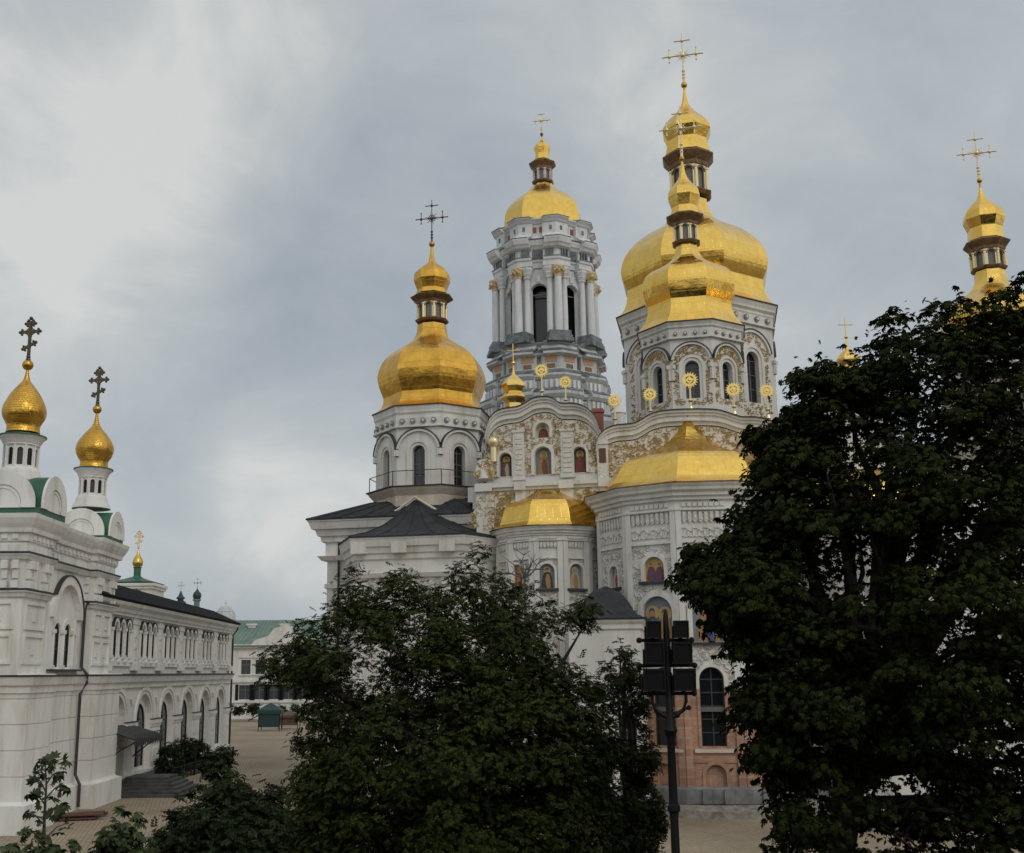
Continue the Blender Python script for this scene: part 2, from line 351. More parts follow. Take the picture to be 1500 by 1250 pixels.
def window(parent, T, cx, z0, hw, zs, depth, panes=3, name='window', mats=('glass', 'frame'), bar=.05):
    mb = MB(); mb.prism(arch(cx, z0, hw + .02, zs), depth - .01, depth + .04, 0, T)
    mb.box(cx - bar / 2, cx + bar / 2, depth - .06, depth - .012, z0, zs + hw * .98, 1, T)
    for k in range(1, panes + 1):
        z = z0 + (zs - z0) * k / panes; mb.box(cx - hw, cx + hw, depth - .055, depth - .014, z - bar / 2, z + bar / 2, 1, T)
    mb.band(arch(cx, z0, hw - bar, zs), arch(cx, z0, hw, zs), depth - .07, depth - .012, T, 1)
    return mb.build(name, list(mats), parent)
def icon(parent, T, cx, z0, hw, zs, depth, robe='robe_red', bg='iconbg', second='robe_blue', seated=False, two=False):
    mb = MB(); mats = [bg, robe, second, 'skin', 'icongold']
    mb.prism(arch(cx, z0, hw + .02, zs), depth - .01, depth + .05, 0, T)
    h = zs + hw - z0
    for dx, s, m in ([(-.0, 1., 1)] if not two else [(-.42 * hw, .9, 1), (.42 * hw, .86, 2)]):
        x = cx + dx; w = hw * (.74 if not two else .46); hh = h * .8 * s; hr = h * .085
        mb.prism([(x - w, z0 + .02), (x - w * .95, z0 + hh * .3), (x - w * .8, z0 + hh * .6), (x - w * .55, z0 + hh * .78), (x - w * .2, z0 + hh * .84), (x + w * .25, z0 + hh * .84), (x + w * .6, z0 + hh * .77), (x + w * .85, z0 + hh * .56), (x + w * .9, z0 + hh * .28), (x + w, z0 + .02)], depth - .05, depth - .012, m, T)
        mb.prism([(x - w * .1, z0 + .03), (x - w * .35, z0 + hh * .45), (x - w * .05, z0 + hh * .74), (x + w * .35, z0 + hh * .7), (x + w * .6, z0 + hh * .4), (x + w * .55, z0 + .03)], depth - .075, depth - .052, 3 - m if m < 3 else 2, T)
        mb.prism(arc(x, z0 + hh * .93, hr * 1.75, 14, 0, 335), depth - .045, depth - .013, 4, T)
        mb.prism([(x + hr * .8 * math.cos(k * .524), z0 + hh * .93 + hr * math.sin(k * .524)) for k in range(12)], depth - .08, depth - .047, 3, T)
        mb.prism([(x - hr * .85, z0 + hh * .95), (x - hr * .5, z0 + hh * .93 + hr * 1.1), (x + hr * .5, z0 + hh * .93 + hr * 1.1), (x + hr * .85, z0 + hh * .95), (x + hr * .3, z0 + hh * .99), (x - hr * .3, z0 + hh * .99)], depth - .09, depth - .082, 1, T)
    return mb.build('icon', mats, parent)

# ------------------------------------------------------------------ crosses and finials
def spread_cross(parent, X, Y, z0, z1, a, m='palegilt', s=1., name='cross'):
    """slender baroque cross: thin bars, small cross bars near every end, rays at the crossing; stands on a ball"""
    mb = MB(); h = z1 - z0; T = frame(X, Y, a, 0); t = h * .013 * s
    zc = z0 + h * .56
    mb.tube([(0, 0, z0), (0, 0, z0 + h * .2)], [t * 2.2, t * 1.3], 6, 0, T); mb.tube([(0, 0, z0), (0, 0, z1)], [t * 1.3, t * .7], 6, 0, T)
    for k in range(3): mb.ball((0, 0, z0 + h * (.1 + .07 * k)), t * 2.6, 8, 4, 0, T)
    w = h * .36
    mb.tube([(-w, 0, zc), (w, 0, zc)], t, 6, 0, T)
    mb.tube([(-h * .15, 0, z0 + h * .86), (h * .15, 0, z0 + h * .86)], t * .9, 6, 0, T)
    for sx in (-1, 1):
        mb.tube([(sx * w * .68, 0, zc - h * .11), (sx * w * .68, 0, zc + h * .14)], t * .8, 6, 0, T); mb.ball((sx * w * .68, 0, zc), t * 2.8, 8, 5, 0, T)
        for dz in (-.11, .14): mb.ball((sx * w * .68, 0, zc + dz * h), t * 1.5, 6, 4, 0, T)
        mb.ball((sx * w, 0, zc), t * 1.5, 6, 4, 0, T)
    mb.ball((0, 0, z0 + h * .86), t * 2.8, 8, 5, 0, T); mb.ball((0, 0, zc), t * 3.6, 10, 6, 0, T)
    for k in range(12):
        an = R_(15 + 30 * k); l = h * (.15 if k % 2 else .11); mb.tube([(0, 0, zc), (math.cos(an) * l, 0, zc + math.sin(an) * l)], [t * .9, t * .35], 5, 0, T)
    for k in range(4):                                               # open scroll ring round the crossing
        mb.tube([(math.cos(R_(90 * k + 10 * i)) * h * .075, 0, zc + math.sin(R_(90 * k + 10 * i)) * h * .075) for i in range(10)], t * .5, 5, 0, T)
    return mb.build(name, m, parent, 40)
def barred_cross(parent, X, Y, z0, z1, a, m='ironcross', name='cross', k_=1.):
    """eight-pointed cross with trefoil ends and a slanted foot bar"""
    mb = MB(); h = z1 - z0; T = frame(X, Y, a, 0); t = h * .03 * k_
    mb.box(-t, t, -t * .7, t * .7, z0, z0 + h * .9, 0, T)
    def bar(cx, cz, w, an, tr):
        c, s_ = math.cos(an), math.sin(an); RT = T @ Matrix.Translation((cx, 0, cz)) @ Matrix.Rotation(-an, 4, 'Y')
        mb.box(-w, w, -t * .6, t * .6, -t, t, 0, RT)
        for sx in (-1, 1):
            mb.ball((sx * w, 0, 0), t * tr, 8, 5, 0, RT)
            for sz in (-1, 1): mb.ball((sx * (w - t * 1.5), 0, sz * t * 1.7), t * tr * .8, 8, 5, 0, RT)
    bar(0, z0 + h * .655, h * .24, 0, 1.25); bar(0, z0 + h * .84, h * .12, 0, 1.15); bar(0, z0 + h * .34, h * .17, R_(24), 1.2)
    mb.ball((0, 0, z0 + h * .96), t * 1.4, 8, 5, 0, T)
    for sx in (-1, 1): mb.ball((sx * t * 1.7, 0, z0 + h * .915), t, 8, 5, 0, T)
    for k in range(8):
        an = R_(22.5 + 45 * k); mb.tube([(0, 0, z0 + h * .655), (math.cos(an) * h * .12, 0, z0 + h * .655 + math.sin(an) * h * .12)], [t * .7, t * .3], 5, 0, T)
    mb.tube([(math.cos(R_(18 * i)) * h * .085, 0, z0 + h * .655 + math.sin(R_(18 * i)) * h * .085) for i in range(21)], t * .5, 5, 0, T)
    for k in range(3): mb.ball((0, 0, z0 + h * (.02 + .07 * k)), t * (1.9 - .3 * k), 8, 5, 0, T)
    return mb.build(name, m, parent, 40)
def sun_finial(parent, P, z0, r, a, name='sunburst_finial'):
    mb = MB(); T = frame(P.x, P.y, a, 0); zc = P.z
    st = zc - r - z0
    mb.tube([(0, 0, z0), (0, 0, zc)], [r * .14, r * .08], 6, 1, T); mb.ball((0, 0, z0 + st * .42), r * .3, 10, 6, 1, T, .7); mb.tube([(0, 0, z0 - .05), (0, 0, z0 + st * .14)], [r * .32, r * .2], 8, 1, T)
    n = 24
    for (ri, ro) in ((r * .5, r * .74), (r * .16, r * .34)):
        I = [(math.cos(2 * math.pi * k / n) * ri, zc + math.sin(2 * math.pi * k / n) * ri) for k in range(n + 1)]
        O = [(math.cos(2 * math.pi * k / n) * ro, zc + math.sin(2 * math.pi * k / n) * ro) for k in range(n + 1)]
        mb.band(I, O, -.05, .05, T, 0); mb.band(I, O, .05, .052, T, 0)
    for k in range(18):
        an = 2 * math.pi * k / 18; c, s_ = math.cos(an), math.sin(an); w = r * .085
        mb.prism([(c * r * .72 - s_ * w, zc + s_ * r * .72 + c * w), (c * r, zc + s_ * r), (c * r * .72 + s_ * w, zc + s_ * r * .72 - c * w)], -.03, .03, 0, T)
    mb.box(-r * .07, r * .07, -.04, .04, zc - r * .55, zc + r * .55, 0, T); mb.box(-r * .54, r * .54, -.042, .042, zc - r * .07, zc + r * .07, 0, T)
    for k in range(8):
        an = R_(22.5 + 45 * k); mb.tube([(0, 0, zc), (math.cos(an) * r * .55, 0, zc + math.sin(an) * r * .55)], r * .05, 5, 0, T)
    mb.ball((0, 0, zc), r * .2, 8, 5, 0, T)
    return mb.build(name, ['gilt', 'palegilt'], parent, 40)

A0 = R_(-13); V8 = A0 + R_(22.5)
# ------------------------------------------------------------------ gilded lanterns, domes and octagonal drums
def lantern(parent, X, Y, ledge, walltop, tips, R, rl, re, mats=('palegilt', 'glass', 'bronze'), a0=V8, n=8, cut=.29):
    """small arcaded lantern: ledge below, arched openings with columns, dark overhanging eave"""
    z0, z1, z2 = ledge, walltop, tips
    mb = MB(); s = 2 * R * math.sin(math.pi / n); ap = R * math.cos(math.pi / n)
    for k in range(n):
        a = a0 + math.pi / n + 2 * math.pi * k / n; T = frame(X, Y, a, ap)
        hw = s * cut; zs = z1 - hw - (z1 - z0) * .1
        mb.panel([(-s / 2, z0), (s / 2, z0), (s / 2, z1), (-s / 2, z1)], [arch(0, z0 + .03, hw, zs, 8)], s * .12, T, 0)
        mb.band(arc(0, zs, hw * 1.08, 8), arc(0, zs, hw * 1.35, 8), -s * .05, 0, T, 2)
    for k in range(n):
        a = a0 + 2 * math.pi * k / n; d = d2(a); x, y = X + d.x * R * 1.02, Y + d.y * R * 1.02
        mb.tube([(x, y, z0), (x, y, z1 - (z1 - z0) * .12)], R * .085, 8, 0); mb.ball((x, y, z1 - (z1 - z0) * .14), R * .12, 8, 5, 0)
    o = mb.build('lantern', list(mats), parent)
    g = MB(); g.lathe([(ap * .9, z0 + .01), (ap * .9, z1)], n, a0, X, Y, 0); g.build('lantern_glass', 'lantpane', parent)
    e = MB(); e.lathe([(R * .95, z1 - .04), (R * 1.08, z1 - .02), (R * 1.12, z1 + (z2 - z1) * .3), (re * .93, z2 - (z2 - z1) * .25), (re, z2), (re * .985, z2 + (z2 - z1) * .12), (re * .75, z2 + (z2 - z1) * .42)], n, a0, X, Y, 0)
    e.lathe([(R * 1.0, z0 - (z1 - z0) * .14), (rl * .92, z0 - (z1 - z0) * .12), (rl, z0 - (z1 - z0) * .02), (rl, z0 + (z1 - z0) * .02), (R * .9, z0 + (z1 - z0) * .045)], n, a0, X, Y, 0)
    e.build('lantern_eave', 'bronze', parent)
def gilded(parent, name, pr, X, Y, a0=V8, n=8, m='gold', smooth=None):
    mb = MB(); mb.lathe(list(reversed(pr)), n, a0, X, Y, 0, True, None, True); return mb.build(name, m, parent, smooth)
def spline(pr, sub=4):
    out = []
    if None in pr:                                                    # None = crease: splines on either side share the point before it
        i = pr.index(None); return spline(pr[:i], sub) + spline([pr[i - 1]] + pr[i + 1:], sub)[1:]
    P = [Vector(p) for p in pr]
    for i in range(len(P) - 1):
        p0, p1, p2, p3 = P[max(i - 1, 0)], P[i], P[i + 1], P[min(i + 2, len(P) - 1)]
        for k in range(sub):
            t = k / sub; q = .5 * ((2 * p1) + (p2 - p0) * t + (2 * p0 - 5 * p1 + 4 * p2 - p3) * t * t + (3 * p1 - p0 - 3 * p2 + p3) * t ** 3); out.append((max(q.x, .001), q.y))
    out.append(tuple(P[-1])); return out
def drum(parent, X, Y, R, z0, z1, rim, win, archz, orn=False, m='white', rail=None, name='domed_tower'):
    """octagonal drum with windows in blind arches, rosette frieze and flared cornice. rim = (z, r)"""
    s = 2 * R * math.sin(math.pi / 8); ap = R * math.cos(math.pi / 8)
    hw, zb, zs = win; ra, za = archz
    mb = MB(); frs = []
    for k in range(8):
        T = frame(X, Y, A0 + math.pi / 4 * k, ap); frs.append(T)
        mb.panel([(-s / 2, z0), (s / 2, z0), (s / 2, z1), (-s / 2, z1)], [arch(0, zb, hw, zs)], .45, T, 0)
        mb.band(arch(0, zb - .02, hw * 1.45, zs), arch(0, zb - .02, hw * 1.85, zs), -.07, 0, T, 0)
        mb.band(arc(0, za, ra * .9, 14, 172, 8), arc(0, za, ra, 14, 172, 8), -.16, 0, T, 0)
        mb.band(arc(0, za, ra, 14, 172, 8), arc(0, za, ra * 1.05, 14, 172, 8), -.2, 0, T, 2)
        if not orn:
            for sx in (-1, 1): mb.box(sx * s / 2 - .16, sx * s / 2 + .16, -.14, .05, za - .25, za + .12, 0, T)
        nr = 4
        fz = z1 + (rim[0] - z1) * .24; hh = (rim[0] - z1) * .13
        for j in range(nr):
            x = (j - (nr - 1) / 2) * s / nr * .97
            mb.prism([(x + hh * math.cos(i * .524), fz + hh * math.sin(i * .524)) for i in range(12)], -.22, 0, 3, T)
            mb.prism([(x + hh * .5 * math.cos(i * .785), fz + hh * .5 * math.sin(i * .785)) for i in range(8)], -.27, -.22, 0, T)
        if orn:
            pts = arch(0, z0 + .2, ra * .88, za); hole = arch(0, zb - .1, hw * 1.9, zs)
            ob = MB(); scrolls(ob, T, pts, 420, .125, 11 + k, 0, .07, [hole]); mb.f += [[i + len(mb.v) for i in f] for f in ob.f]; mb.m += [4] * len(ob.f); mb.v += ob.v
            for sx in (-1, 1):
                mb.box(sx * s / 2 - .28, sx * s / 2 + .28, -.1, .05, za - .4, za - .15, 0, T); mb.box(sx * s / 2 - .18, sx * s / 2 + .18, -.08, .05, za - 1.15, za - .4, 0, T)
    # cornice
    dz = rim[0] - z1; rr = rim[1]
    mb.lathe([(R + .10, z1 - .12), (R + .22, z1 - .08), (R + .22, z1 + .02), (R + .08, z1 + .04), (R + .1, z1 + dz * .42), (R + (rr - R) * .3, z1 + dz * .48), (R + (rr - R) * .3, z1 + dz * .58), (R + (rr - R) * .6, z1 + dz * .68), (R + (rr - R) * .62, z1 + dz * .78), (rr * .985, z1 + dz * .93), (rr * .99, rim[0])], 8, V8, X, Y, 0, True)
    mb.lathe([(R, z0 - 1.5), (R + .02, z0 + .02)], 8, V8, X, Y, 0, True)
    o = mb.build(name, [m, 'white', 'trimdark', 'rosette', 'ochre'], parent)
    t = MB(); t.lathe([(rr * .97, rim[0] + .002), (rr + .03, rim[0] + .004), (rr + .03, rim[0] + .07), (rr * .9, rim[0] + .1)], 8, V8, X, Y); t.build('drip_edge', 'trimdark', o)
    for T in frs: window(o, T, 0, zb, hw, zs, .42)
    return o, frs

def cathedral_tower(parent, px, row, Y, name, dome, onion, lan, ballrow, ballr, crossrow, spike, rim, R_hw, zrows, win_px, arch_px, orn, m='gold', crs='palegilt', cscale=1.):
    P = at(px, row, Y); X = P.x
    zz = lambda r: zrow(X, Y, r); rr = lambda hw, r: rhw(hw, X, Y, zz(r))
    z1, z0 = zz(zrows[0]), zz(zrows[1]); zr = zz(rim[0])
    o, frs = drum(parent, X, Y, rr(R_hw, zrows[0]), z0, z1, (zr, rr(rim[1], rim[0])), win_px(zz, rr), arch_px(zz, rr), orn, name=name)
    gilded(o, 'gilded_dome', spline(prof(X, Y, dome), 3), X, Y, m=m)
    gilded(o, 'onion_dome', spline(prof(X, Y, onion), 3), X, Y, m=m)
    lantern(o, X, Y, zz(lan[0][0]), zz(lan[1][0]), zz(lan[2][0]), rr(lan[1][1], lan[1][0]), rr(lan[0][1], lan[0][0]), rr(lan[2][1], lan[2][0]))
    mb = MB(); zb = zz(ballrow); mb.ball((X, Y, zb), rr(ballr, ballrow), 14, 8); zs = zz(spike[0]); mb.lathe([(rr(spike[1], spike[0]), zs - .1), (rr(1.3, ballrow), zb)], 8, V8, X, Y)
    mb.build('spire_ball', 'oldgold', o, 40)
    spread_cross(o, X, Y, zb + rr(ballr, ballrow) * .8, zz(crossrow), A0, crs, cscale)
    return o, X, Y, frs, z0

# ================================================================== GROUND
g = MB(); g.add([(-900, -900, 0), (900, -900, 0), (900, 1500, 0), (-900, 1500, 0)], [(0, 1, 2, 3)]); tag(g.build('square', 'paving'), None, None, None, 'structure')

pl = MB(); pl.add([(-70, -120, .004), (70, -120, .004), (70, 34, .004), (-70, 34, .004)], [(0, 1, 2, 3)]); tag(pl.build('unseen_dark_ground', 'dark_ground'), None, None, None, 'structure')  # dark ground added out of view to cut bounce light and darken dome undersides

# ================================================================== CATHEDRAL
OX, OY = 15.1, 69.; U = Vector((math.cos(R_(13)), -math.sin(R_(13)), 0)); V = Vector((math.sin(R_(13)), math.cos(R_(13)), 0))
def loc(a, b, z=0): return Vector((OX, OY, 0)) + U * a + V * b + Vector((0, 0, z))
def fT(b, a=0.):                                                     # facade frame at depth b: x = a, y = into the wall
    o = loc(a, b); T = Matrix.Identity(4)
    for i in range(3): T[i][0] = U[i]; T[i][1] = V[i]; T[i][3] = o[i]
    return T
BF = -7.2
def fp(px, py, b=BF):                                                # pixel -> (a, z) on the facade plane at depth b
    r = ray(px, py); o = Vector((-OX, -OY, H)); k = (b - o.dot(V)) / r.dot(V); q = o + r * k
    return q.dot(U), q.z
cath = thing('cathedral', 'huge white and gold cathedral with many gilded domes behind the trees', 'cathedral', loc(0, 5))

# main body and roofs
mb = MB(); T = fT(0)
mb.box(-13.2, 15, -6.9, 26, 0, 17.6, 0, T); mb.box(-13.5, 15.3, -6.85, 26.3, 17.0, 17.9, 0, T)
mb.box(15, 24, -5.5, 26, 0, 16.5, 0, T)
mb.build('wall', ['white'], cath)
mb = MB()
mb.loft([[(-13.4, -6.2, 17.92), (15.2, -6.2, 17.92), (15.2, 26.2, 17.92), (-13.4, 26.2, 17.92)], [(-10, -3, 20.4), (12, -3, 20.4), (12, 23, 20.4), (-10, 23, 20.4)]], 0, T)
mb.loft([[(15.2, -5.9, 16.52), (24.3, -5.9, 16.52), (24.3, 26.3, 16.52), (15.2, 26.3, 16.52)], [(15.2, -3, 18.5), (20, -3, 18.5), (20, 23, 18.5), (15.2, 23, 18.5)]], 0, T)
mb.build('roof', 'darkroof', cath)

# --- the gilded towers
onion_front = [(238, 1.6), (255, 4.5), (265, 9), (273, 15.5), (281, 22.5), (291, 25), None, (306, 19.4), None, (310, 20.2), (315, 21.8), (318, 23.5)]
front, FX, FY, ffr, fz0 = cathedral_tower(cath, 1012, 492, 69, 'domed_tower',
    [(361, 16), (372, 19), (384, 26), (394, 41), (402, 57), (410, 66.5), (417, 70.3), (423, 71.9), (431, 72.3), None, (443, 69.6), (454, 65.6), None, (461, 65.6), (470, 68), (478, 72), (486, 78), (492, 83)],
    onion_front, [(357, 22), (332, 17.5), (321, 29.5)], 233, 3.8, 156, (238, 1.6), (493, 84), 76, (514, 612),
    lambda zz, rr: (rr(10, 560), zz(600), zz(556)), lambda zz, rr: (rr(29, 540), zz(549)), True)
main, MX, MY, mfr, mz0 = cathedral_tower(cath, 1020, 471, 80, 'domed_tower',
    [(298, 26), (310, 27.5), (322, 33), (331, 41), (338, 52), (346, 67), (354, 79), (364, 91), (376, 102), (388, 109.5), (398, 113), (407, 114.5), None, (418, 111.5), (431, 105.5), None, (441, 106), (450, 108), (458, 111), (465, 116), (471, 123)],
    [(133, 2), (150, 4.5), (160, 9.5), (169, 17), (176, 25), (184, 32), (191, 36.6), (196, 37.5), None, (210, 30.8), None, (215, 31.8), (222, 33), (230, 35)],
    [(288, 34), (250, 27.5), (235, 40)], 125, 4.6, 50, (133, 2), (472, 125), 115, (502, 640),
    lambda zz, rr: (rr(12, 560), zz(612), zz(552)), lambda zz, rr: (rr(36, 540), zz(545)), True)
se, SX, SY, sfr, sz0 = cathedral_tower(cath, 633, 611, 70, 'domed_tower',
    [(478, 21.5), (490, 23), (498, 27), (505, 35), (513, 47), (520, 58), (530, 69.5), (540, 75.5), (549, 79), (557, 80.4), None, (570, 78), (587, 71.5), None, (594, 72), (601, 75), (606, 79.5), (611, 86)],
    [(364, 2), (380, 4), (386, 7), (392, 15), (400, 24), (406, 26.4), (413, 27), None, (426, 21.8), None, (429, 22.6), (433, 24)],
    [(471, 25), (446, 20.5), (438, 32)], 358, 4.4, 293, (364, 2), (612, 88), 82, (640, 726),
    lambda zz, rr: (rr(9.2, 690), zz(725), zz(676)), lambda zz, rr: (rr(32, 660), zz(676)), False, 'oldgold', 'ironcross', .9)
ne, NX, NY, nfr, nz0 = cathedral_tower(cath, 1458, 480, 63, 'domed_tower',
    [(400, 24), (412, 25), (424, 33), (434, 45), (443, 60), (452, 74), (460, 82), (466, 84), None, (476, 82.5), (490, 77), None, (500, 77), (510, 80), (518, 86), (524, 94)],
    [(276, 1.8), (286, 5), (295, 11), (303, 20), (311, 28.5), (318, 31.5), (324, 32.4), None, (337, 26.6), None, (342, 27), (348, 27.5), (354, 28)],
    [(395, 28.5), (370, 25.5), (359, 36.5)], 265, 4.2, 195, (276, 1.8), (525, 96), 86, (548, 700),
    lambda zz, rr: (rr(10, 600), zz(660), zz(600)), lambda zz, rr: (rr(33, 580), zz(590)), True)

# --- iron railing and skirt round the corner drum
mb = MB(); zb = sz0; Rr = rhw(92, SX, SY, zb)
ring = octo(Rr, V8, SX, SY, 0)
for k in range(8):
    p, q = Vector(ring[k]), Vector(ring[(k + 1) % 8])
    for f in (0,):
        w = p.lerp(q, f); mb.tube([w + Vector((0, 0, zb)), w + Vector((0, 0, zb + 1.0))], .03, 5)
    for h in (1.0,): mb.tube([p + Vector((0, 0, zb + h)), q + Vector((0, 0, zb + h))], .028, 5)
mb.build('railing', 'trimdark', cath)
mb = MB(); mb.lathe([(Rr * .9, zb - 2.4), (Rr * .93, zb - .5), (Rr * 1.01, zb - .16), (Rr * 1.03, zb - .02), (Rr * .8, zb)], 8, V8, SX, SY, 0); mb.lathe([(Rr * 1.02, zb + .003), (Rr * 1.06, zb + .004), (Rr * 1.06, zb + .06), (Rr * .8, zb + .08)], 8, V8, SX, SY, 1)
mb.build('gallery', ['beige', 'trimdark'], cath)

# --- south-east chapel under that drum: two blocks, dark hipped roofs, stepped cornices
ca, cb = (Vector((SX - OX, SY - OY, 0)).dot(U), Vector((SX - OX, SY - OY, 0)).dot(V))
zt = zrow(-9, 70, 770); zt2 = zrow(-2, 64, 792); zap = zrow(SX, 66.2, 731)
def cornice(mb, rect, zt, steps, T, mat=0):                            # rect = outline in (a, b); steps = (dz, out)
    def off(o):
        n = len(rect); out = []
        for i in range(n):
            p0, p1, p2 = Vector(rect[i - 1]), Vector(rect[i]), Vector(rect[(i + 1) % n]); e1 = (p1 - p0).normalized(); e2 = (p2 - p1).normalized()
            n1 = Vector((e1.y, -e1.x)); n2 = Vector((e2.y, -e2.x)); bis = (n1 + n2).normalized(); k = o / max(.3, bis.dot(n1)); out.append(p1 + bis * k)
        return out
    mb.loft([[(p.x, p.y, zt + dz) for p in off(o)] for dz, o in steps], mat, T)
    return off
blkA = [(ca - 5.9, cb - 3.2), (ca + 5, cb - 3.2), (ca + 5, cb + 12), (ca - 5.9, cb + 12)]
blkB = [(ca - 4.0, cb - 4.6), (ca - 2.4, cb - 7.6), (ca + 3.6, cb - 7.6), (ca + 5.2, cb - 4.6), (ca + 5.2, cb - 2.5), (ca - 4.0, cb - 2.5)]
st = [(-15.8, 0), (-4.2, 0), (-4.15, .12), (-3.9, .12), (-3.85, .0), (-2.5, 0), (-2.45, .3), (-2.2, .5), (-2.15, .1), (-1.4, .1), (-1.3, .3), (-1.0, .35), (-.95, .5), (-.6, .62), (-.55, .8), (-.12, .95), (-.1, 1.0), (0, 1.0)]
mb = MB(); offA = cornice(mb, blkA, zt, st, T); stB = [(dz * .92, o * .62) for dz, o in st]; offB = cornice(mb, blkB, zt2, stB, T)
for i, (x0, x1) in enumerate([(ca - 2.6, ca - 1.9), (ca + 2.6, ca + 3.3), (ca - .2, ca + .5)]):
    mb.box(x0, x1, cb - 7.85, cb - 7.5, 0, zt2 - 2.4, 0, T)
    mb.box(x0 - .1, x1 + .1, cb - 8.2, cb - 7.5, zt2 - .9, zt2 - .3, 0, T)
mb.build('chapel_wall', ['white'], cath)
mb = MB(); ob = MB()
for x0, x1 in ((ca - 1.8, ca - .3), (ca + .6, ca + 2.5)): scrolls(mb, fT(cb - 7.6), [(x0, zt2 - 3.6), (x1, zt2 - 3.6), (x1, zt2 - 2.2), (x0, zt2 - 2.2)], 130, .14, int(x0 * 10) % 97, 0, .06)
mb.build('wall_relief', 'relief', cath)
mb = MB()
oa = offA(1.08); mb.loft([[(p.x, p.y, zt + .004) for p in oa], [(p.x, p.y, zt + .09) for p in oa], [(ca - 3.2, cb - 2.9, zb - .75), (ca + 3.2, cb - 2.9, zb - .75), (ca + 3.2, cb + 6, zb - .75), (ca - 3.2, cb + 6, zb - .75)]], 0, T)
for k in range(9):
    f = (k + .5) / 9; p = oa[0].lerp(oa[1], f); q = Vector((ca - 3.2 + 6.4 * f, cb - 2.9)); mb.tube([(p.x, p.y, zt + .1), (q.x, q.y, zb - .73)], .035, 4, 0, T)
    p = oa[3].lerp(oa[0], f); q = Vector((ca - 3.2, cb + 6 - 7.5 * f)); mb.tube([(p.x, p.y, zt + .1), (q.x, q.y, zb - .73)], .035, 4, 0, T)
obb = offB(.68); apx = (ca - .1, cb - 3.55)
rings = [[(p.x, p.y, zt2 + .004) for p in obb], [(p.x, p.y, zt2 + .08) for p in obb]]
for f, h in ((.25, .13), (.5, .33), (.72, .6), (.88, .84), (.98, .98)): rings.append([(p.x + (apx[0] - p.x) * f, p.y + (apx[1] - p.y) * f, zt2 + .08 + (zap - zt2 - .08) * h) for p in obb])
mb.loft(rings, 0, T)
for i in range(len(obb)):
    for f in (0, .25, .5, .75):
        ln = [Vector(r[i]).lerp(Vector(r[(i + 1) % len(obb)]), f) + Vector((0, 0, .02)) for r in rings[1:]]; mb.tube(ln, .03, 4, 0, T)
mb.build('chapel_roof', 'darkroof', cath)
mb = MB()                                                             # pale gable flashing where the roof meets the skirt
mb.tube([loc(apx[0] - 2.6, cb - 3.75, zap - 1.35), loc(apx[0] - 1.1, cb - 3.8, zap - .62), loc(apx[0], cb - 3.85, zap + .12), loc(apx[0] + 1.3, cb - 3.8, zap - .7), loc(apx[0] + 2.4, cb - 3.75, zap - 1.2)], .09, 5)
mb.build('flashing', 'beige', cath)
mb = MB(); dp = loc(ca - 5.1, cb - 3.35); mb.tube([dp + Vector((0, 0, zt - .4)), dp + Vector((0, 0, 0))], .07, 8); mb.build('downpipe', 'trimdark', cath)

# --- facade gables
def gable(pts, name, holes, zbase, thick=.7, steps=((0, .13, .42), (.13, .3, .3), (.3, .5, .2), (.5, .62, .28), (.62, .85, .1))):
    T = fT(BF); P = [fp(*p) for p in pts]; P = [p for i, p in enumerate(P) if i == 0 or p[0] > P[i - 1][0] + 1e-3]
    Ps = []
    for i in range(len(P) - 1):                                       # round the outline
        p0, p1, p2, p3 = [Vector(P[max(0, min(len(P) - 1, j))]) for j in (i - 1, i, i + 1, i + 2)]
        for k in range(4):
            t = k / 4; q = .5 * ((2 * p1) + (p2 - p0) * t + (2 * p0 - 5 * p1 + 4 * p2 - p3) * t * t + (3 * p1 - p0 - 3 * p2 + p3) * t ** 3); Ps.append((q.x, q.y))
    Ps.append(P[-1])
    mb = MB(); out = Ps + [(Ps[-1][0], zbase), (Ps[0][0], zbase)]
    mb.panel(out, holes, .35, T, 0); mb.loft([[(x, .001, z) for x, z in out], [(x, thick, z) for x, z in out]], 0, T, False)
    mb.prism(out, thick - .2, thick, 0, T)
    for d0, d1, pr in steps: mb.band([(x, z - d1) for x, z in Ps], [(x, z - d0) for x, z in Ps], -pr, .05, T, 0)
    mb.band([(x, z + .002) for x, z in Ps], [(x, z + .06) for x, z in Ps], -.5, thick, T, 1)
    mb.band([(x, z - .9) for x, z in Ps], [(x, z - .86) for x, z in Ps], -.06, .05, T, 1)
    return mb.build(name, ['white', 'trimdark'], cath), P, Ps, T
zc0 = fp(800, 703)[1]
gl_pts = [(712, 640), (716, 622), (722, 612), (730, 605), (742, 601), (760, 598.5), (773, 592), (784, 586), (800, 584), (811, 586.5), (822, 593.5), (842, 594), (856, 598), (867, 606), (874, 616), (880, 632)]
def hole(px0, px1, ptop, pbot):                                        # arched niche from photo extents
    a0, _ = fp(px0, pbot); a1, zb_ = fp(px1, pbot); _, zt_ = fp((px0 + px1) / 2, ptop); hw = (a1 - a0) / 2; return ((a0 + a1) / 2, zb_, hw, zt_ - hw)
nl = [hole(785, 805, 620, 641), hole(732, 750, 664, 698), hole(784, 808, 655, 695), hole(840, 859, 655, 692)]
gab, P, Ps, Tg = gable(gl_pts, 'gable', [arch(*h) for h in nl], zc0 - .2)
for h, kw in zip(nl, [dict(robe='robe_brown', bg='beige', second='robe_red'), dict(robe='robe_brown', bg='iconbg_dark', second='robe_pale'), dict(robe='robe_ochre', bg='iconbg', second='robe_brown'), dict(robe='robe_red', bg='iconbg_dark', second='robe_brown')]):
    icon(gab, Tg, h[0], h[1], h[2], h[3], .3, **kw)
mb = MB(); wm = MB()
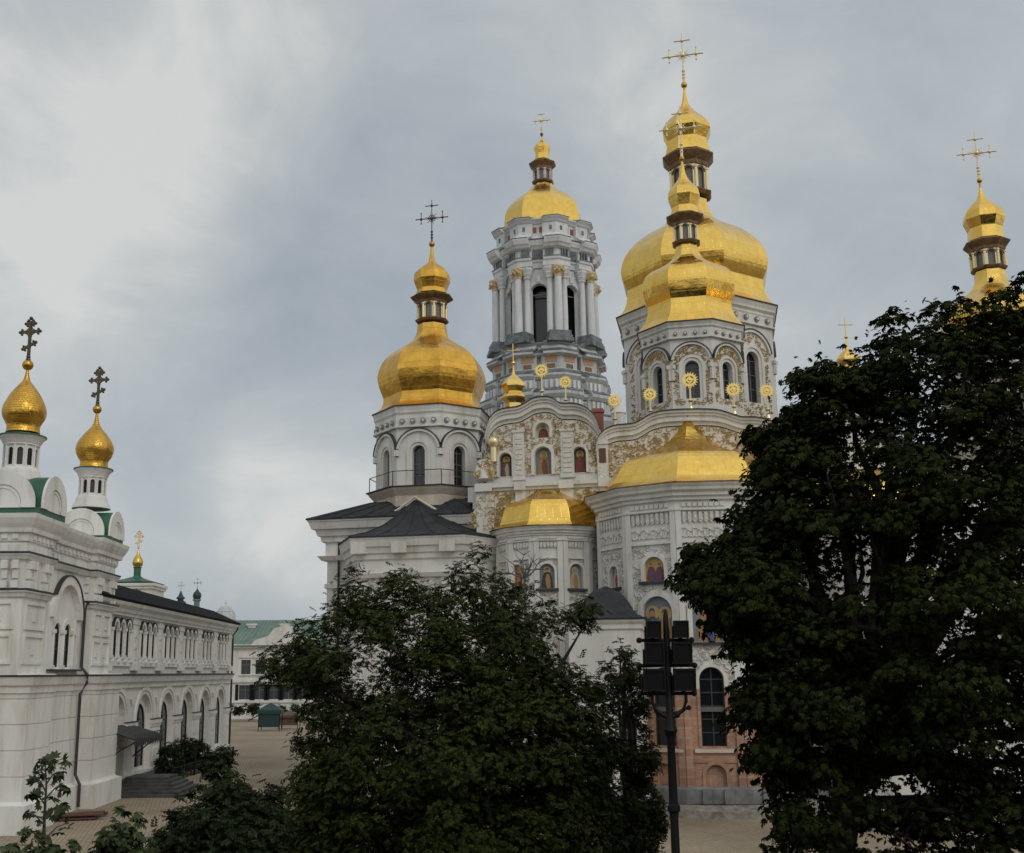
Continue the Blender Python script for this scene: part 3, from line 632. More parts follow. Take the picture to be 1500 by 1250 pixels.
for h in nl: wm.band(arch(h[0], h[1], h[2] * 1.04, h[3]), arch(h[0], h[1], h[2] * 1.42, h[3]), -.13, 0, Tg, 0)
poly = [(x, z - .95) for x, z in Ps] + [(Ps[-1][0] - .1, zc0 + .25), (Ps[0][0] + .1, zc0 + .25)]
av = [arch(h[0], h[1] - .1, h[2] * 1.5, h[3]) for h in nl]
pil = []
for px0, px1, t, b in ((753, 768, 634, 702), (823, 840, 632, 698)):
    a_0, z_0 = fp(px0, b); a_1, z_1 = fp(px1, t); pil.append((a_0, a_1, z_0, z_1)); av.append([(a_0, z_0), (a_1, z_0), (a_1, z_1), (a_0, z_1)])
    wm.box(a_0, a_1, -.16, .02, z_0, z_1, 0, Tg); wm.box(a_0 - .06, a_1 + .06, -.22, .02, z_1, z_1 + .14, 0, Tg); wm.box(a_0 - .06, a_1 + .06, -.2, .02, z_0 - .1, z_0 + .12, 0, Tg)
    n = 8
    for k in range(n):
        zz_ = z_0 + .2 + (z_1 - z_0 - .3) * k / n; wm.box(a_0 + .12, a_1 - .12, -.2, -.16, zz_, zz_ + (z_1 - z_0) / n * .6, 1, Tg)
scrolls(mb, Tg, poly, 1050, .13, 5, 0, .09, av)
mb.build('gilded_relief', 'ochre', gab)
mb2 = MB(); pp = [(x, z - .88) for x, z in Ps if x > P[1][0]] ; pp = [(x, z) for x, z in pp if z > zc0 + .4] ; pp = pp + [(pp[-1][0], zc0 + .3), (pp[0][0], zc0 + .3)]
mb2.panel(pp, [arch(h[0], h[1] - .05, h[2] * 1.02, h[3]) for h in nl], .03, Tg @ Matrix.Translation((0, -.03, 0)), 0); mb2.build('relief_ground', 'stucco', gab)
wm.build('niche_frame', ['white', 'stucco'], gab)

gc_pts = [(874, 660), (876, 646), (882, 637), (889, 631), (902, 626), (916, 624.5), (931, 622.5), (943, 616), (952, 610.5), (963, 606.5), (979, 604), (1013, 602.5), (1046, 603), (1063, 606.5), (1076, 611), (1088, 614), (1104, 614), (1122, 617), (1136, 624), (1144, 636), (1147, 650)]
gab2, P2, Ps2, Tg = gable(gc_pts, 'gable', [], zc0 - 2.2)
mb = MB(); poly = [(x, z - .9) for x, z in Ps2[4:-4]] + [(Ps2[-5][0], zc0 - 1), (Ps2[4][0], zc0 - 1)]
scrolls(mb, Tg, poly, 1100, .165, 8, 0, .1); mb.build('gilded_relief', 'ochre', gab2)
mb = MB(); mb.panel([(x, z - .88) for x, z in Ps2[4:-4]] + [(Ps2[-5][0], zc0 - 1), (Ps2[4][0], zc0 - 1)], [], .02, Tg @ Matrix.Translation((0, -.03, 0))); mb.build('relief_ground', 'stucco', gab2)
gr_pts = [(1158, 640), (1166, 622), (1176, 612), (1192, 606), (1206, 602), (1220, 596), (1236, 592), (1256, 596), (1272, 604), (1290, 608), (1304, 616), (1312, 640)]
gab3, P3, Ps3, _ = gable(gr_pts, 'gable', [], zc0 - .2)
# between the gables: painted pier, brick chimney, small white turret
mb = MB(); T = fT(BF); a_0 = fp(876, 690)[0]; a_1 = fp(892, 690)[0]; zq = fp(880, 640)[1]
mb.box(a_0, a_1, -.25, .4, zc0 - .2, zq, 0, T); mb.box(a_0 - .05, a_1 + .05, -.33, .45, zq - .5, zq - .3, 0, T); mb.box(a_0 + .12, a_1 - .12, -.29, -.25, zq - 1.6, zq - .75, 1, T); mb.box(a_0 + .12, a_1 - .12, -.29, -.25, zq - 2.5, zq - 1.85, 2, T); mb.build('pier', ['white', 'rust', 'stucco'], cath)
q = loc(*(fp(875, 610, BF + 1.6)[0], BF + 1.6)); zq2 = fp(873, 600, BF + 1.6)[1]
mb = MB(); mb.box(-.33, .33, -.3, .3, 19, zq2, 0, Matrix.Translation(q)); mb.box(-.4, .4, -.37, .37, zq2 - .25, zq2 - .1, 0, Matrix.Translation(q)); mb.build('chimney', 'redpanel', cath)
# kneeling painted figure silhouette board by the chimney
mb = MB(); a_, z_ = fp(867, 641, BF + .3); Tk = fT(BF + .3)
mb.prism([(a_ - .28, z_), (a_ - .24, z_ + .55), (a_ - .1, z_ + 1.0), (a_ - .02, z_ + 1.2), (a_ + .12, z_ + 1.18), (a_ + .2, z_ + .9), (a_ + .3, z_ + .4), (a_ + .34, z_)], -.12, .12, 0, Tk); mb.prism([(a_ + .06 + .17 * math.cos(k * .628), z_ + 1.33 + .2 * math.sin(k * .628)) for k in range(10)], -.1, .1, 1, Tk); mb.prism([(a_ + .05, z_ + .2), (a_ + .05, z_ + .95), (a_ + .17, z_ + .9), (a_ + .22, z_ + .3)], -.15, -.122, 2, Tk)
mb.build('painted_figure', ['robe_blue', 'robe_brown', 'robe_pale'], cath)
q = loc(fp(906, 610, BF + 3)[0], BF + 3); zt_ = fp(906, 596, BF + 3)[1]
mb = MB(); mb.lathe([(.45, 19), (.45, zt_ - .5), (.5, zt_ - .45), (.02, zt_ + .25)], 8, V8, q.x, q.y); mb.build('turret', 'white', cath)
# painted panel screens / cornice ledge and frieze below the gables
mb = MB(); T = fT(BF); om = MB(); gm = MB()
aL = fp(700, 705)[0]; aR = fp(906, 700)[0]
mb.box(aL, aR, -.55, .3, zc0 - .42, zc0 - .2, 0, T); mb.box(aL + .1, aR - .1, -.4, .3, zc0 - .6, zc0 - .42, 0, T); mb.box(aL + .15, aR, -.25, .3, zc0 - 3.6, zc0 - .6, 0, T)
for px0, px1 in ((700, 722), (757, 771), (822, 841), (880, 906)):
    a_0 = fp(px0, 730)[0]; a_1 = fp(px1, 730)[0]; mb.box(a_0, a_1, -.45, .1, zc0 - 3.6, zc0 - .61, 0, T); mb.box(a_0 - .05, a_1 + .05, -.66, .1, zc0 - .64, zc0 - .16, 0, T)
for px0, px1 in ((724, 756), (772, 821), (843, 880)):
    a_0 = fp(px0, 730)[0]; a_1 = fp(px1, 730)[0]; zz0 = zc0 - 3.2; zz1 = zc0 - .72
    gm.box(a_0 + .08, a_1 - .08, -.3, -.2, zz0, zz1, 0, T); scrolls(om, T @ Matrix.Translation((0, -.3, 0)), [(a_0 + .1, zz0), (a_1 - .1, zz0), (a_1 - .1, zz1), (a_0 + .1, zz1)], 130, .16, px0, 0, .09)
vol = [fp(*p, BF - .3) for p in ((690, 772), (688, 764), (696, 745), (704, 728), (708, 715), (724, 712), (724, 775), (704, 780))]
mb.prism(vol, -.35, .3, 0, T); gm.prism([(x * .9 + .1 * vol[6][0], z * .9 + .1 * (zc0 - 2)) for x, z in vol], -.4, -.3, 0, T); scrolls(om, T @ Matrix.Translation((0, -.4, 0)), vol, 110, .15, 3, 0, .09)
a_, z_ = fp(711, 690); mb.tube([(a_, -.1, z_ - .55), (a_, -.1, z_ + .6)], [.55, .42], 10, 0, T); mb.prism([(a_ + .5 * math.cos(k * .524), z_ + .5 * math.sin(k * .524)) for k in range(12)], -.5, .3, 0, T)
scrolls(om, T @ Matrix.Translation((0, -.5, 0)), [(a_ - .5, z_ - .5), (a_ + .5, z_ - .5), (a_ + .5, z_ + .5), (a_ - .5, z_ + .5)], 40, .2, 4, 0, .08)
mb.build('frieze', ['white'], cath); gm.build('frieze_ground', 'stucco', cath); om.build('frieze_relief', 'ochre', cath)
# gilded finials along the gables
for px, py, pb, r in ((793, 543, 588, 11), (828, 560, 598, 10), (900, 587, 626, 10.5), (952, 578, 612, 10.5), (1010, 557, 600, 12), (1074, 571, 606, 11), (1123, 573, 612, 10.5), (1205, 560, 598, 10.5), (1263, 562, 598, 10.5)):
    a_, z_ = fp(px, py, BF + .3); zb_ = fp(px, pb, BF + .3)[1]; q = loc(a_, BF + .3, z_); sun_finial(cath, q, zb_, r * 69 / F, A0)
def cupola(px, py_rows, Y, m='gilt'):
    P = at(px, py_rows[0][0], Y); mb = MB(); mb.lathe(list(reversed(spline(prof(P.x, Y, py_rows), 2))), 8, V8, P.x, Y); mb.tube([(P.x, Y, zrow(P.x, Y, py_rows[0][0])), (P.x, Y, zrow(P.x, Y, py_rows[0][0] - 34))], .035, 6)
    z = zrow(P.x, Y, py_rows[0][0] - 24); mb.tube([(P.x - .45, Y, z), (P.x + .45, Y, z)], .03, 6); mb.ball((P.x, Y, zrow(P.x, Y, py_rows[0][0] - 6)), .12)
    mb.build('gilded_cupola', m, cath)
cup = [(538, 1), (548, 2.5), (553, 7), (559, 14), (564, 18), None, (568, 18.5), (575, 13), None, (577, 14), (580, 16.5), (584, 20), None, (587, 18), (592, 12), (600, 12.5)]
cupola(752, cup, 68); cupola(1240, [q and (q[0] - 38, q[1]) for q in cup], 66)
a_, z_ = fp(723, 648, BF - .2); q = loc(a_, BF - .2, z_); mb = MB(); mb.ball(q, .38, 14, 9); mb.tube([q, q - Vector((0, 0, 1.2))], .2, 8); mb.build('gilded_ball', 'palegilt', cath, 40)

# --- apses
def apse(name, a, b, R, zrim, Rrim, nf, off, roofrows, zoneb, icons=(), brick=None, notch=None, q=.68, meander=True):
    c = loc(a, b); da = R_(30); angs = [off + da * k for k in range(-nf, nf + 1)]
    ap = R * math.cos(da / 2); s = 2 * R * math.sin(da / 2)
    mb = MB(); rel = MB(); o = None; frs = []; dmb = MB()
    for k in range(len(angs) - 1):
        am = (angs[k] + angs[k + 1]) / 2; T = frame(c.x, c.y, am, ap); frs.append((am, T))
        holes = [arch(*ic[1]) for ic in icons if ic[0] == k]
        nw = notch.get(k) if notch else None
        nt_ = arch(nw[0], brick, nw[1], nw[2]) if nw else []
        mb.panel([(-s / 2, brick or 0)] + nt_ + [(s / 2, brick or 0), (s / 2, zrim - 1.9 * q), (-s / 2, zrim - 1.9 * q)], holes, .14, T, 0)
        if nw: mb.add([(x, y, zq) for y in (0, .4) for x, zq in nt_], [(j, j + 1, len(nt_) + j + 1, len(nt_) + j) for j in range(len(nt_) - 1)], 0, T); mb.band(nt_, arch(nw[0], brick, nw[1] * 1.25, nw[2]), -.07, .02, T, 0)
        mb.box(-s / 2 - .02, -s / 2 + .28, -.14, .05, brick or 0, zrim - 2.0 * q, 0, T); mb.box(s / 2 - .28, s / 2 + .02, -.137, .05, brick or 0, zrim - 2.003 * q, 0, T)
        for ic in icons:
            if ic[0] == k:
                mb.band(arch(*ic[1]), arch(ic[1][0], ic[1][1], ic[1][2] * 1.32, ic[1][3]), -.12, 0, T, 0); mb.box(ic[1][0] - ic[1][2] * 1.5, ic[1][0] + ic[1][2] * 1.5, -.2, 0, ic[1][1] - .16, ic[1][1] - .02, 2, T)
        av = [arch(ic[1][0], ic[1][1] - .2, ic[1][2] * 1.45, ic[1][3]) for ic in icons if ic[0] == k]
        if nw: av.append(arch(nw[0], brick - .3, nw[1] * 1.35, nw[2]))
        reg = [(-s / 2 + .3, zoneb), (s / 2 - .3, zoneb), (s / 2 - .3, zrim - 4.6 * q), (-s / 2 + .3, zrim - 4.6 * q)]
        scrolls(rel, T, reg, int(1.0 * s * (zrim - 4.6 * q - zoneb) * 26), .13, 40 + k, 0, .07, av)
        nb = max(5, int(s / .34))
        for j in range(nb):                                           # bracket frieze and little meander blocks
            x = -s / 2 + .3 + (s - .6) * (j + .5) / nb
            rel.box(x - .08, x + .08, -.12, 0, zrim - 2.75 * q, zrim - 2.12 * q, 0, T); rel.prism([(x - .13, zrim - 2.75 * q), (x + .13, zrim - 2.75 * q), (x, zrim - 2.98 * q)], -.1, 0, 0, T)
            if meander: rel.box(x - .15, x + .1, -.07, 0, zrim - 3.4 * q - (j % 2) * .15, zrim - 3.27 * q - (j % 2) * .15, 0, T); meander and rel.box(x - .15, x - .05, -.07, 0, zrim - 4.0 * q, zrim - 3.5 * q, 0, T); meander and rel.box(x - .03, x + .14, -.065, 0, zrim - 4.05 * q, zrim - 3.95 * q, 0, T)
            dmb.box(x - .1, x + .1, -.16, 0, zrim - 1.72 * q, zrim - 1.42 * q, 0, T)
        mb.box(-s / 2, s / 2, -.12, 0.02, zrim - 4.5 * q, zrim - 4.32 * q, 0, T)
    e = Rrim - R
    mb.lathe([(R + .05, zrim - 2.08 * q), (R + .2, zrim - 2.0 * q), (R + .2, zrim - 1.86 * q), (R + .06, zrim - 1.8 * q), (R + .06, zrim - 1.3 * q), (R + e * .3, zrim - 1.2 * q), (R + e * .3, zrim - .98 * q), (R + e * .5, zrim - .9 * q), (R + e * .52, zrim - .66 * q), (R + e * .75, zrim - .5 * q), (R + e * .8, zrim - .3 * q), (R + e * .96, zrim - .08 * q), (R + e * .96, zrim)], 2 * nf, angs[0], c.x, c.y, 0, True, angs[-1])
    o = mb.build(name, ['white', 'relief', 'trimdark'], cath)
    rel.build('wall_relief', 'relief', o); dmb.build('dentils', 'white', o)
    r = MB(); r.lathe([(Rrim * .96, zrim + .002), (Rrim + .02, zrim + .004), (Rrim + .02, zrim + .06), (Rrim * .96, zrim + .061)], 2 * nf, angs[0], c.x, c.y, 0, True, angs[-1]); r.build('drip_edge', 'bronze', o)
    return o, c, frs, s, ap, angs
# central apse
zr1 = zrow(7, 62, 733); ca1 = loc(-.35, BF)
off1 = R_(-9.5 - 11.5)
def rowz(c, R, row): return zrow(c.x, c.y - R, row)
R1 = 5.5
z = lambda row: rowz(ca1, R1, row)
o1, c1, fr1, s1, ap1, an1 = apse('apse', -.35, BF, R1, zr1, 6.3, 4, off1, None, 6.4,
    [(3, (.12, z(848), .58, z(812) - .58)), (2, (.1, z(853), .42, z(820) - .42)), (3, (.2, z(945), .85, z(871) - .85)), (4, (.1, z(846), .55, z(812) - .55)), (4, (0, z(940), .8, z(875) - .8)), (5, (0, z(850), .5, z(816) - .5))], brick=6.1, notch={2: (-.3, .62, z(977) - .62), 3: (.35, .62, z(977) - .62), 4: (0, .62, z(977) - .62)})
for k, (ax, zb_, hw, zs), kw in [(3, (.12, z(848), .58, z(812) - .58), dict(robe='robe_red', second='robe_blue', bg='icongold', two=True)), (2, (.1, z(853), .42, z(820) - .42), dict(robe='robe_pale', second='robe_red', bg='iconbg')),
        (3, (.2, z(945), .85, z(871) - .85), dict(robe='robe_blue', second='robe_ochre', bg='iconbg', two=True)), (4, (.1, z(846), .55, z(812) - .55), dict(robe='robe_blue', second='robe_red', bg='iconbg')), (4, (0, z(940), .8, z(875) - .8), dict(robe='robe_ochre', bg='iconbg')), (5, (0, z(850), .5, z(816) - .5), dict(robe='robe_red', bg='iconbg'))]:
    icon(o1, fr1[k][1], ax, zb_, hw, zs, .12, **kw)
def apse_roof(parent, c, R, zr, rows, angs, X, Y, m='gold'):
    pr = [(R + .04, zr + .06)] + [q and (q[0], zr + q[1]) for q in rows]
    mb = MB(); mb.lathe(spline(pr, 2), len(angs) - 1, angs[0], c.x, c.y, 0, False, angs[-1], True); return mb.build('apse_roof', m, parent)
ang8 = [R_(-8 - 11.5) + R_(45) * k for k in range(-3, 4)]
apse_roof(o1, c1, 6.3, zr1, [(5.75, .24), (5.25, .58), None, (4.95, 1.1), (4.55, 1.7), (4.0, 2.1), None, (3.2, 2.36), (2.4, 2.68), (1.7, 3.06), (1.1, 3.52), (.62, 4.05), (.27, 4.5), (.05, 4.75)], ang8, 13, 62)
mb = MB(); mb.ball((c1.x, c1.y - .1, zr1 + 4.85), .12); mb.build('roof_knob', 'bronze', o1)
# brick lower storey of the central apse, grey stone plinth, rough kerb
mb = MB(); sb = R1 + .02; apb = sb * math.cos(R_(15)); ss = 2 * sb * math.sin(R_(15)); wins = []
zbk = 1.35
for k, (am, T) in enumerate(fr1):
    Tb = frame(c1.x, c1.y, am, apb)
    wa = {2: -.3, 3: .35, 4: .0}.get(k, 0)
    hs = [arch(wa, z(1165), .5, z(1136))]; tall = k in (2, 3, 4)
    top = [(ss / 2, 6.1)] + ([(wa + .62, 6.1), (wa + .62, z(1094)), (wa - .62, z(1094)), (wa - .62, 6.1)] if tall else []) + [(-ss / 2, 6.1)]
    mb.panel([(-ss / 2, zbk), (ss / 2, zbk)] + top, hs, .38, Tb, 0)
    if tall: mb.add([(x, y, zq) for y in (0, .4) for x, zq in top[1:5]], [(j, j + 1, 5 + j, 4 + j) for j in range(3)], 0, Tb)
    mb.prism(arch(wa, z(1165), .52, z(1136)), .16, .4, 0, Tb)
    mb.band(arch(wa, z(1165), .5, z(1136)), arch(wa, z(1165), .68, z(1136)), -.06, .02, Tb, 0)
    for sx in (-1, 1):
        if tall: mb.box(wa + sx * .69 - .07, wa + sx * .69 + .07, -.07, .02, z(1094), 6.095, 0, Tb)
    mb.box(-ss / 2 - .02, -ss / 2 + .34, -.15, .05, zbk, 6.1, 0, Tb); mb.box(ss / 2 - .34, ss / 2 + .02, -.147, .05, zbk, 6.097, 0, Tb)
    mb.box(wa - 1.0, wa + 1.0, -.16, .02, z(1103), z(1098), 1, Tb)
    mb.box(-ss / 2 + .35, ss / 2 - .35, -.05, 0.02, z(1118), z(1115), 0, Tb)
    if tall: wins.append((Tb, wa))
ob = mb.build('brick_wall', ['brick', 'beige'], cath)
for Tb, wa in wins:
    window(ob, Tb, wa, z(1094), .62, z(977) - .62, .3, 5, 'window', ('glass', 'trimdark'), .07)
    m2 = MB(); m2.box(wa - .66, wa + .66, .12, .24, z(1043), z(1036), 0, Tb); m2.build('transom', 'frame', ob)
mb = MB(); mb.lathe([(R1 + .35, .55), (R1 + .35, 1.25), (R1 + .12, 1.36)], 8, an1[0], c1.x, c1.y, 0, True, an1[-1])
for k, (am, T) in enumerate(fr1):
    for x in (-ss / 2 + .9, ss / 2 - .9): mb.box(x - .22, x + .22, -.45, -.2, .56, 1.28, 0, frame(c1.x, c1.y, am, apb))
mb.build('plinth', 'plinth', cath)
mb = MB(); mb.lathe([(R1 + 1.35, -.02), (R1 + 1.3, .33), (R1 + .3, .52)], 24, an1[0], c1.x, c1.y, 0, True, an1[-1]); mb.build('kerb', 'stone', cath)
# left apse
c2v = loc(-8.57, BF); zr2 = zrow(c2v.x, c2v.y, 781); z2 = lambda row: zrow(c2v.x, c2v.y - 2.9, row)
ic2 = [(4, (-.1, z2(862), .42, z2(826) - .42)), (3, (-.35, z2(862), .42, z2(825) - .42)), (5, (0, z2(862), .42, z2(826) - .42))]
o2, c2, fr2, s2, ap2, an2 = apse('apse', -8.57, BF, 3.05, zr2, 3.55, 4, off1, None, 4, ic2, q=.4, meander=False)
for i, (k, (ax, zb_, hw, zs)) in enumerate(ic2): icon(o2, fr2[k][1], ax, zb_, hw, zs, .12, robe=('robe_dark', 'robe_red', 'robe_pale')[i], bg=('iconbg', 'icongold', 'iconbg')[i], second='robe_ochre')
ang8b = [R_(-22 - 4.5) + R_(45) * k for k in range(-2, 4)]
apse_roof(o2, c2, 3.55, zr2, [(3.3, .12), (3.05, .36), None, (2.92, .8), (2.72, 1.35), (2.45, 1.65), None, (1.9, 1.82), (1.3, 2.1), (.85, 2.4), (.4, 2.52), (.05, 2.58)], ang8b, 5, 63)
# right apse (behind the big tree)
o3, c3, fr3, s3, ap3, an3 = apse('apse', 9.2, BF, 3.05, zr2 + .3, 3.55, 4, off1, None, 8, [], q=.4, meander=False)
apse_roof(o3, c3, 3.55, zr2 + .3, [(3.3, .12), (3.05, .36), None, (2.92, .8), (2.72, 1.35), (2.45, 1.65), None, (1.9, 1.82), (1.3, 2.1), (.85, 2.4), (.4, 2.52), (.05, 2.58)], ang8b, 5, 63)
# white vestry with a black bell-shaped roof between the apses
vp = at(884, 908, 55); av_ = Vector((vp.x - OX, vp.y - OY, 0)); va, vb = av_.dot(U), av_.dot(V); zv = zrow(vp.x, 55, 908); zva = zrow(vp.x, 55, 855)
mb = MB(); mb.box(va - 1.75, va + 1.75, vb, vb + 7, 0, zv - .45, 0, T := fT(0)); mb.loft([[(va - h, vb + 1.75 - h, q), (va + h, vb + 1.75 - h, q), (va + h, vb + 7, q), (va - h, vb + 7, q)] for h, q in ((1.77, zv - .5), (1.85, zv - .45), (1.85, zv - .25), (1.98, zv - .1), (1.98, zv))], 0, T); mb.build('vestry_wall', 'white', cath)
mb = MB(); mb.loft([[(va - h, vb + 1.75 - h, q), (va + h, vb + 1.75 - h, q), (va + h, vb + 7 - 1.98 + h, q), (va - h, vb + 7 - 1.98 + h, q)] for h, q in ((2.06, zv + .003), (2.08, zv + .07), (1.5, zv + .3), (1.22, zv + .62), (1.0, zv + 1.05), (.72, zv + 1.4), (.35, zv + 1.62), (.03, zva))], 0, T); mb.build('vestry_roof', 'darkroof', cath)

# ================================================================== BELL TOWER
def bell_tower():
    Y = 165.; X = at(797, 350, Y).x; zz = lambda r: zrow(X, Y, r); rr = lambda hw, r: rhw(hw, X, Y, zz(r))
    bt = thing('bell_tower', 'tall grey-white bell tower with column pairs under a gilded dome, behind the cathedral', 'bell tower', (X, Y, 0))
    def notch(r, z, p, w):                                            # octagon whose corners break forward
        pts = []; ap = r * math.cos(math.pi / 8); s = 2 * r * math.sin(math.pi / 8)
        for k in range(8):
            T = frame(X, Y, A0 + k * math.pi / 4, ap); e = p * math.tan(math.pi / 8)
            for t, o in ((-(s / 2 + e), -p), (-(s / 2 - w), -p), (-(s / 2 - w), 0), ((s / 2 - w), 0), ((s / 2 - w), -p)): pts.append(tuple(T @ Vector((t, o, z))))
        return pts
    def stack(mb, rows, p, w, m=0): mb.loft([notch(rr(hw, r) - p, zz(r), p, w) for r, hw in rows], m)
    # drum with columns
    mb = MB(); Rb = rr(66, 460); ap = Rb * math.cos(math.pi / 8); s = 2 * Rb * math.sin(math.pi / 8)
    za, zb = zz(416), zz(524); ah = 1.3; wins = []
    for k in range(8):
        T = frame(X, Y, A0 + k * math.pi / 4, ap); zs = zz(448)
        mb.panel([(-s / 2, zb), (s / 2, zb), (s / 2, za), (-s / 2, za)], [arch(0, zb + .4, ah, zs)], 0.8, T, 0)
        mb.band(arc(0, zs, ah * 1.05, 10), arc(0, zs, ah * 1.4, 10), -.15, 0, T, 0); mb.box(-.3, .3, -.3, 0, zs + ah * 1.2, zs + ah * 1.9, 0, T)
        mb.box(-ah - .5, -ah, -.2, 0, zs - .3, zs, 0, T); mb.box(ah, ah + .5, -.2, 0, zs - .3, zs, 0, T)
        wins.append((T, zs))
    body = mb.build('belfry', ['cool', 'coolroof'], bt)
    mb = MB(); mb.lathe([(Rb * .72, zb), (Rb * .72, za)], 8, V8, X, Y); mb.build('belfry_core', 'glass', bt)
    for T, zs in wins:
        mb = MB(); mb.box(-ah, ah, .9, 1.0, zs - .25, zs - .05, 0, T); mb.build('belfry_beam', 'frame', body)
    for k in range(8):
        a = V8 + k * math.pi / 4; T = frame(X, Y, a, Rb * 1.0)
        mb = MB(); mb.box(-1.25, 1.25, -.1, 1.2, zb, za, 0, T)
        for x, y in ((-1.12, -.35), (0, -.95), (1.12, -.35)):
            if x: mb.tube([(x, y + .25, zb + 1.7), (x, y + .25, zb + (za - zb) * .4), (x, y + .25, za - 1.6)], [.5, .5, .43], 14, 0, T)
            else: mb.tube([(x, y, zb + 1.7), (x, y, zb + (za - zb) * .4), (x, y, za - 1.6)], [.6, .6, .51], 14, 0, T)
        mb.build('column_group', ['cool'], bt, 40)
        mb = MB()
        for x, y in ((-1.12, -.1), (0, -.95), (1.12, -.1)):
            zc = za - 1.7; mb.lathe([(.6, zc), (.62, zc + .3), (.85, zc + .7), (.75, zc + .8), (1.0, zc + 1.4), (1.0, zc + 1.65)], 8, 0, (T @ Vector((x, y, 0))).x, (T @ Vector((x, y, 0))).y, 1 if x == 0 else 0)
            if x == 0:
                for j in range(5): mb.ball(T @ Vector((-.7 + .35 * j, y - .75, zc + .75 + .3 * (j % 2))), .26, 6, 4, 1)
        mb.build('capital', ['cool', 'ochre'], bt)
        mb = MB()
        for o_, z0_, z1_ in ((.35, 0, .55), (.2, .55, 1.0), (.05, 1.0, 1.75)):
            mb.box(-1.6 - o_, 1.6 + o_, -1.75 - o_, .6, zb + z0_ + .05, zb + z1_, 0, T)
        mb.build('pedestal', 'coolroof', bt)
    # entablature and attic above the columns
    mb = MB(); stack(mb, [(417, 70), (414, 76), (407, 76), (406, 78), (403, 78.5), (402, 75)], 1.0, 1.9)
    stack(mb, [(403, 74), (389, 74)], .8, 1.9)
    stack(mb, [(391, 76), (389, 80), (386, 82), (384.5, 84), (379, 86), (377.5, 86), (373, 77), (369, 75)], 1.0, 1.9)
    stack(mb, [(372, 71), (352, 71), (351.5, 73), (349, 75), (347, 78), (345.5, 78), (342, 66)], .7, 1.9)
    mb.build('cornice', ['cool', 'coolroof'], bt)
    mb = MB()
    for row, hw in ((377.3, 86.4), (346, 78.4), (402.8, 79)): mb.loft([notch(rr(hw, row) - .9, zz(row) + d, .9, 1.9) for d in (.01, .14)], 0)
    mb.build('cornice_flashing', 'coolroof', bt)
    fr = MB(); pa = MB()
    R2 = rr(74, 396) - .8; ap2 = R2 * math.cos(math.pi / 8); s2 = 2 * R2 * math.sin(math.pi / 8); R3 = rr(71, 360) - .7; ap3 = R3 * math.cos(math.pi / 8); s3 = 2 * R3 * math.sin(math.pi / 8)
    for k in range(8):
        T = frame(X, Y, A0 + k * math.pi / 4, ap2)
        fr.box(-s2 / 2 + 2, s2 / 2 - 2, -.04, 0, zz(401), zz(392), 0, T)
        for j in range(7):
            x = -s2 / 2 + 2.1 + (s2 - 4.2) * j / 6; fr.box(x - .12, x + .12, -.35, 0, zz(401), zz(391.5), 1, T)
        for x in (-s2 / 2 + .9, s2 / 2 - .9):
            for dx in (-.5, 0, .5): fr.box(x + dx - .13, x + dx + .13, -1.1, 0, zz(401), zz(391.5), 1, T)
        T = frame(X, Y, A0 + k * math.pi / 4, ap3)
        for sx in (-1, 1): pa.box(sx * 1.05 - .85, sx * 1.05 + .85, -.05, 0, zz(364), zz(356), 0, T); pa.box(sx * (s3 / 2 - .6) - .2, sx * (s3 / 2 - .6) + .2, -.76, 0, zz(363), zz(357), 1, T)
    fr.build('frieze', ['redpanel', 'coolroof'], bt); pa.build('painted_panels', ['redpanel', 'coolroof'], bt)
    # tier below the columns: painted frieze and dentilled ledges
    mb = MB(); stack(mb, [(540, 74), (526, 76), (522, 82), (521, 80)], .8, 2.3)
    stack(mb, [(543, 84), (541, 90), (538, 90), (535, 86), (528, 80)], .8, 2.6); stack(mb, [(566, 81), (541, 81)], .8, 2.6)
    stack(mb, [(577, 92), (573, 96), (570, 96), (566, 90), (561, 84)], .8, 2.8); stack(mb, [(592, 91), (575, 91)], .8, 2.8)
    stack(mb, [(604, 98), (600, 102), (596, 102), (592, 98), (588, 90)], .8, 3); stack(mb, [(624, 95), (602, 95)], .8, 3)
    stack(mb, [(640, 100), (632, 106), (627, 106), (621, 99), (618, 94)], .8, 3); stack(mb, [(985, 104), (640, 99)], .8, 3)
    mb.build('lower_tier', ['lowtier'], bt)
    mb = MB()
    for r0, hw in ((537.5, 90.3), (569.5, 96.3), (595.5, 102.3), (626.5, 106.3)): mb.loft([notch(rr(hw, r0) - .8, zz(r0) + d, .8, 2.8) for d in (.01, .16)] + [notch(rr(hw - 10, r0 - 7) - .8, zz(r0 - 7), .8, 2.8)], 0)
    mb.build('ledge_roof', 'coolroof', bt)
    fr = MB()
    Ra = rr(81, 552) - .8; apA = Ra * math.cos(math.pi / 8); sA = 2 * Ra * math.sin(math.pi / 8)
    for k in range(8):
        T = frame(X, Y, A0 + k * math.pi / 4, apA)
        for j in range(3): fr.box(-sA / 2 + 2.5 + j * (sA - 5) / 3 + .1, -sA / 2 + 2.5 + (j + 1) * (sA - 5) / 3 - .1, -.06, 0, zz(551), zz(543), (0, 1, 0)[j], T)
        for j in range(3): fr.box(-sA / 2 + 2.6 + j * (sA - 5) / 3 + .2, -sA / 2 + 2.5 + (j + 1) * (sA - 5) / 3 - .3, -.05, 0, zz(564), zz(553), 2, T)
        for sx in (-1, 1): fr.box(sx * (sA / 2 - 1.2) - .9, sx * (sA / 2 - 1.2) + .9, -.87, 0, zz(551), zz(543), 0, T); fr.box(sx * (sA / 2 - 1.2) - .6, sx * (sA / 2 - 1.2) + .6, -.86, 0, zz(563), zz(554), 2, T)
    fr.build('painted_frieze', ['orange', 'redpanel', 'bronze'], bt)
    de = MB()
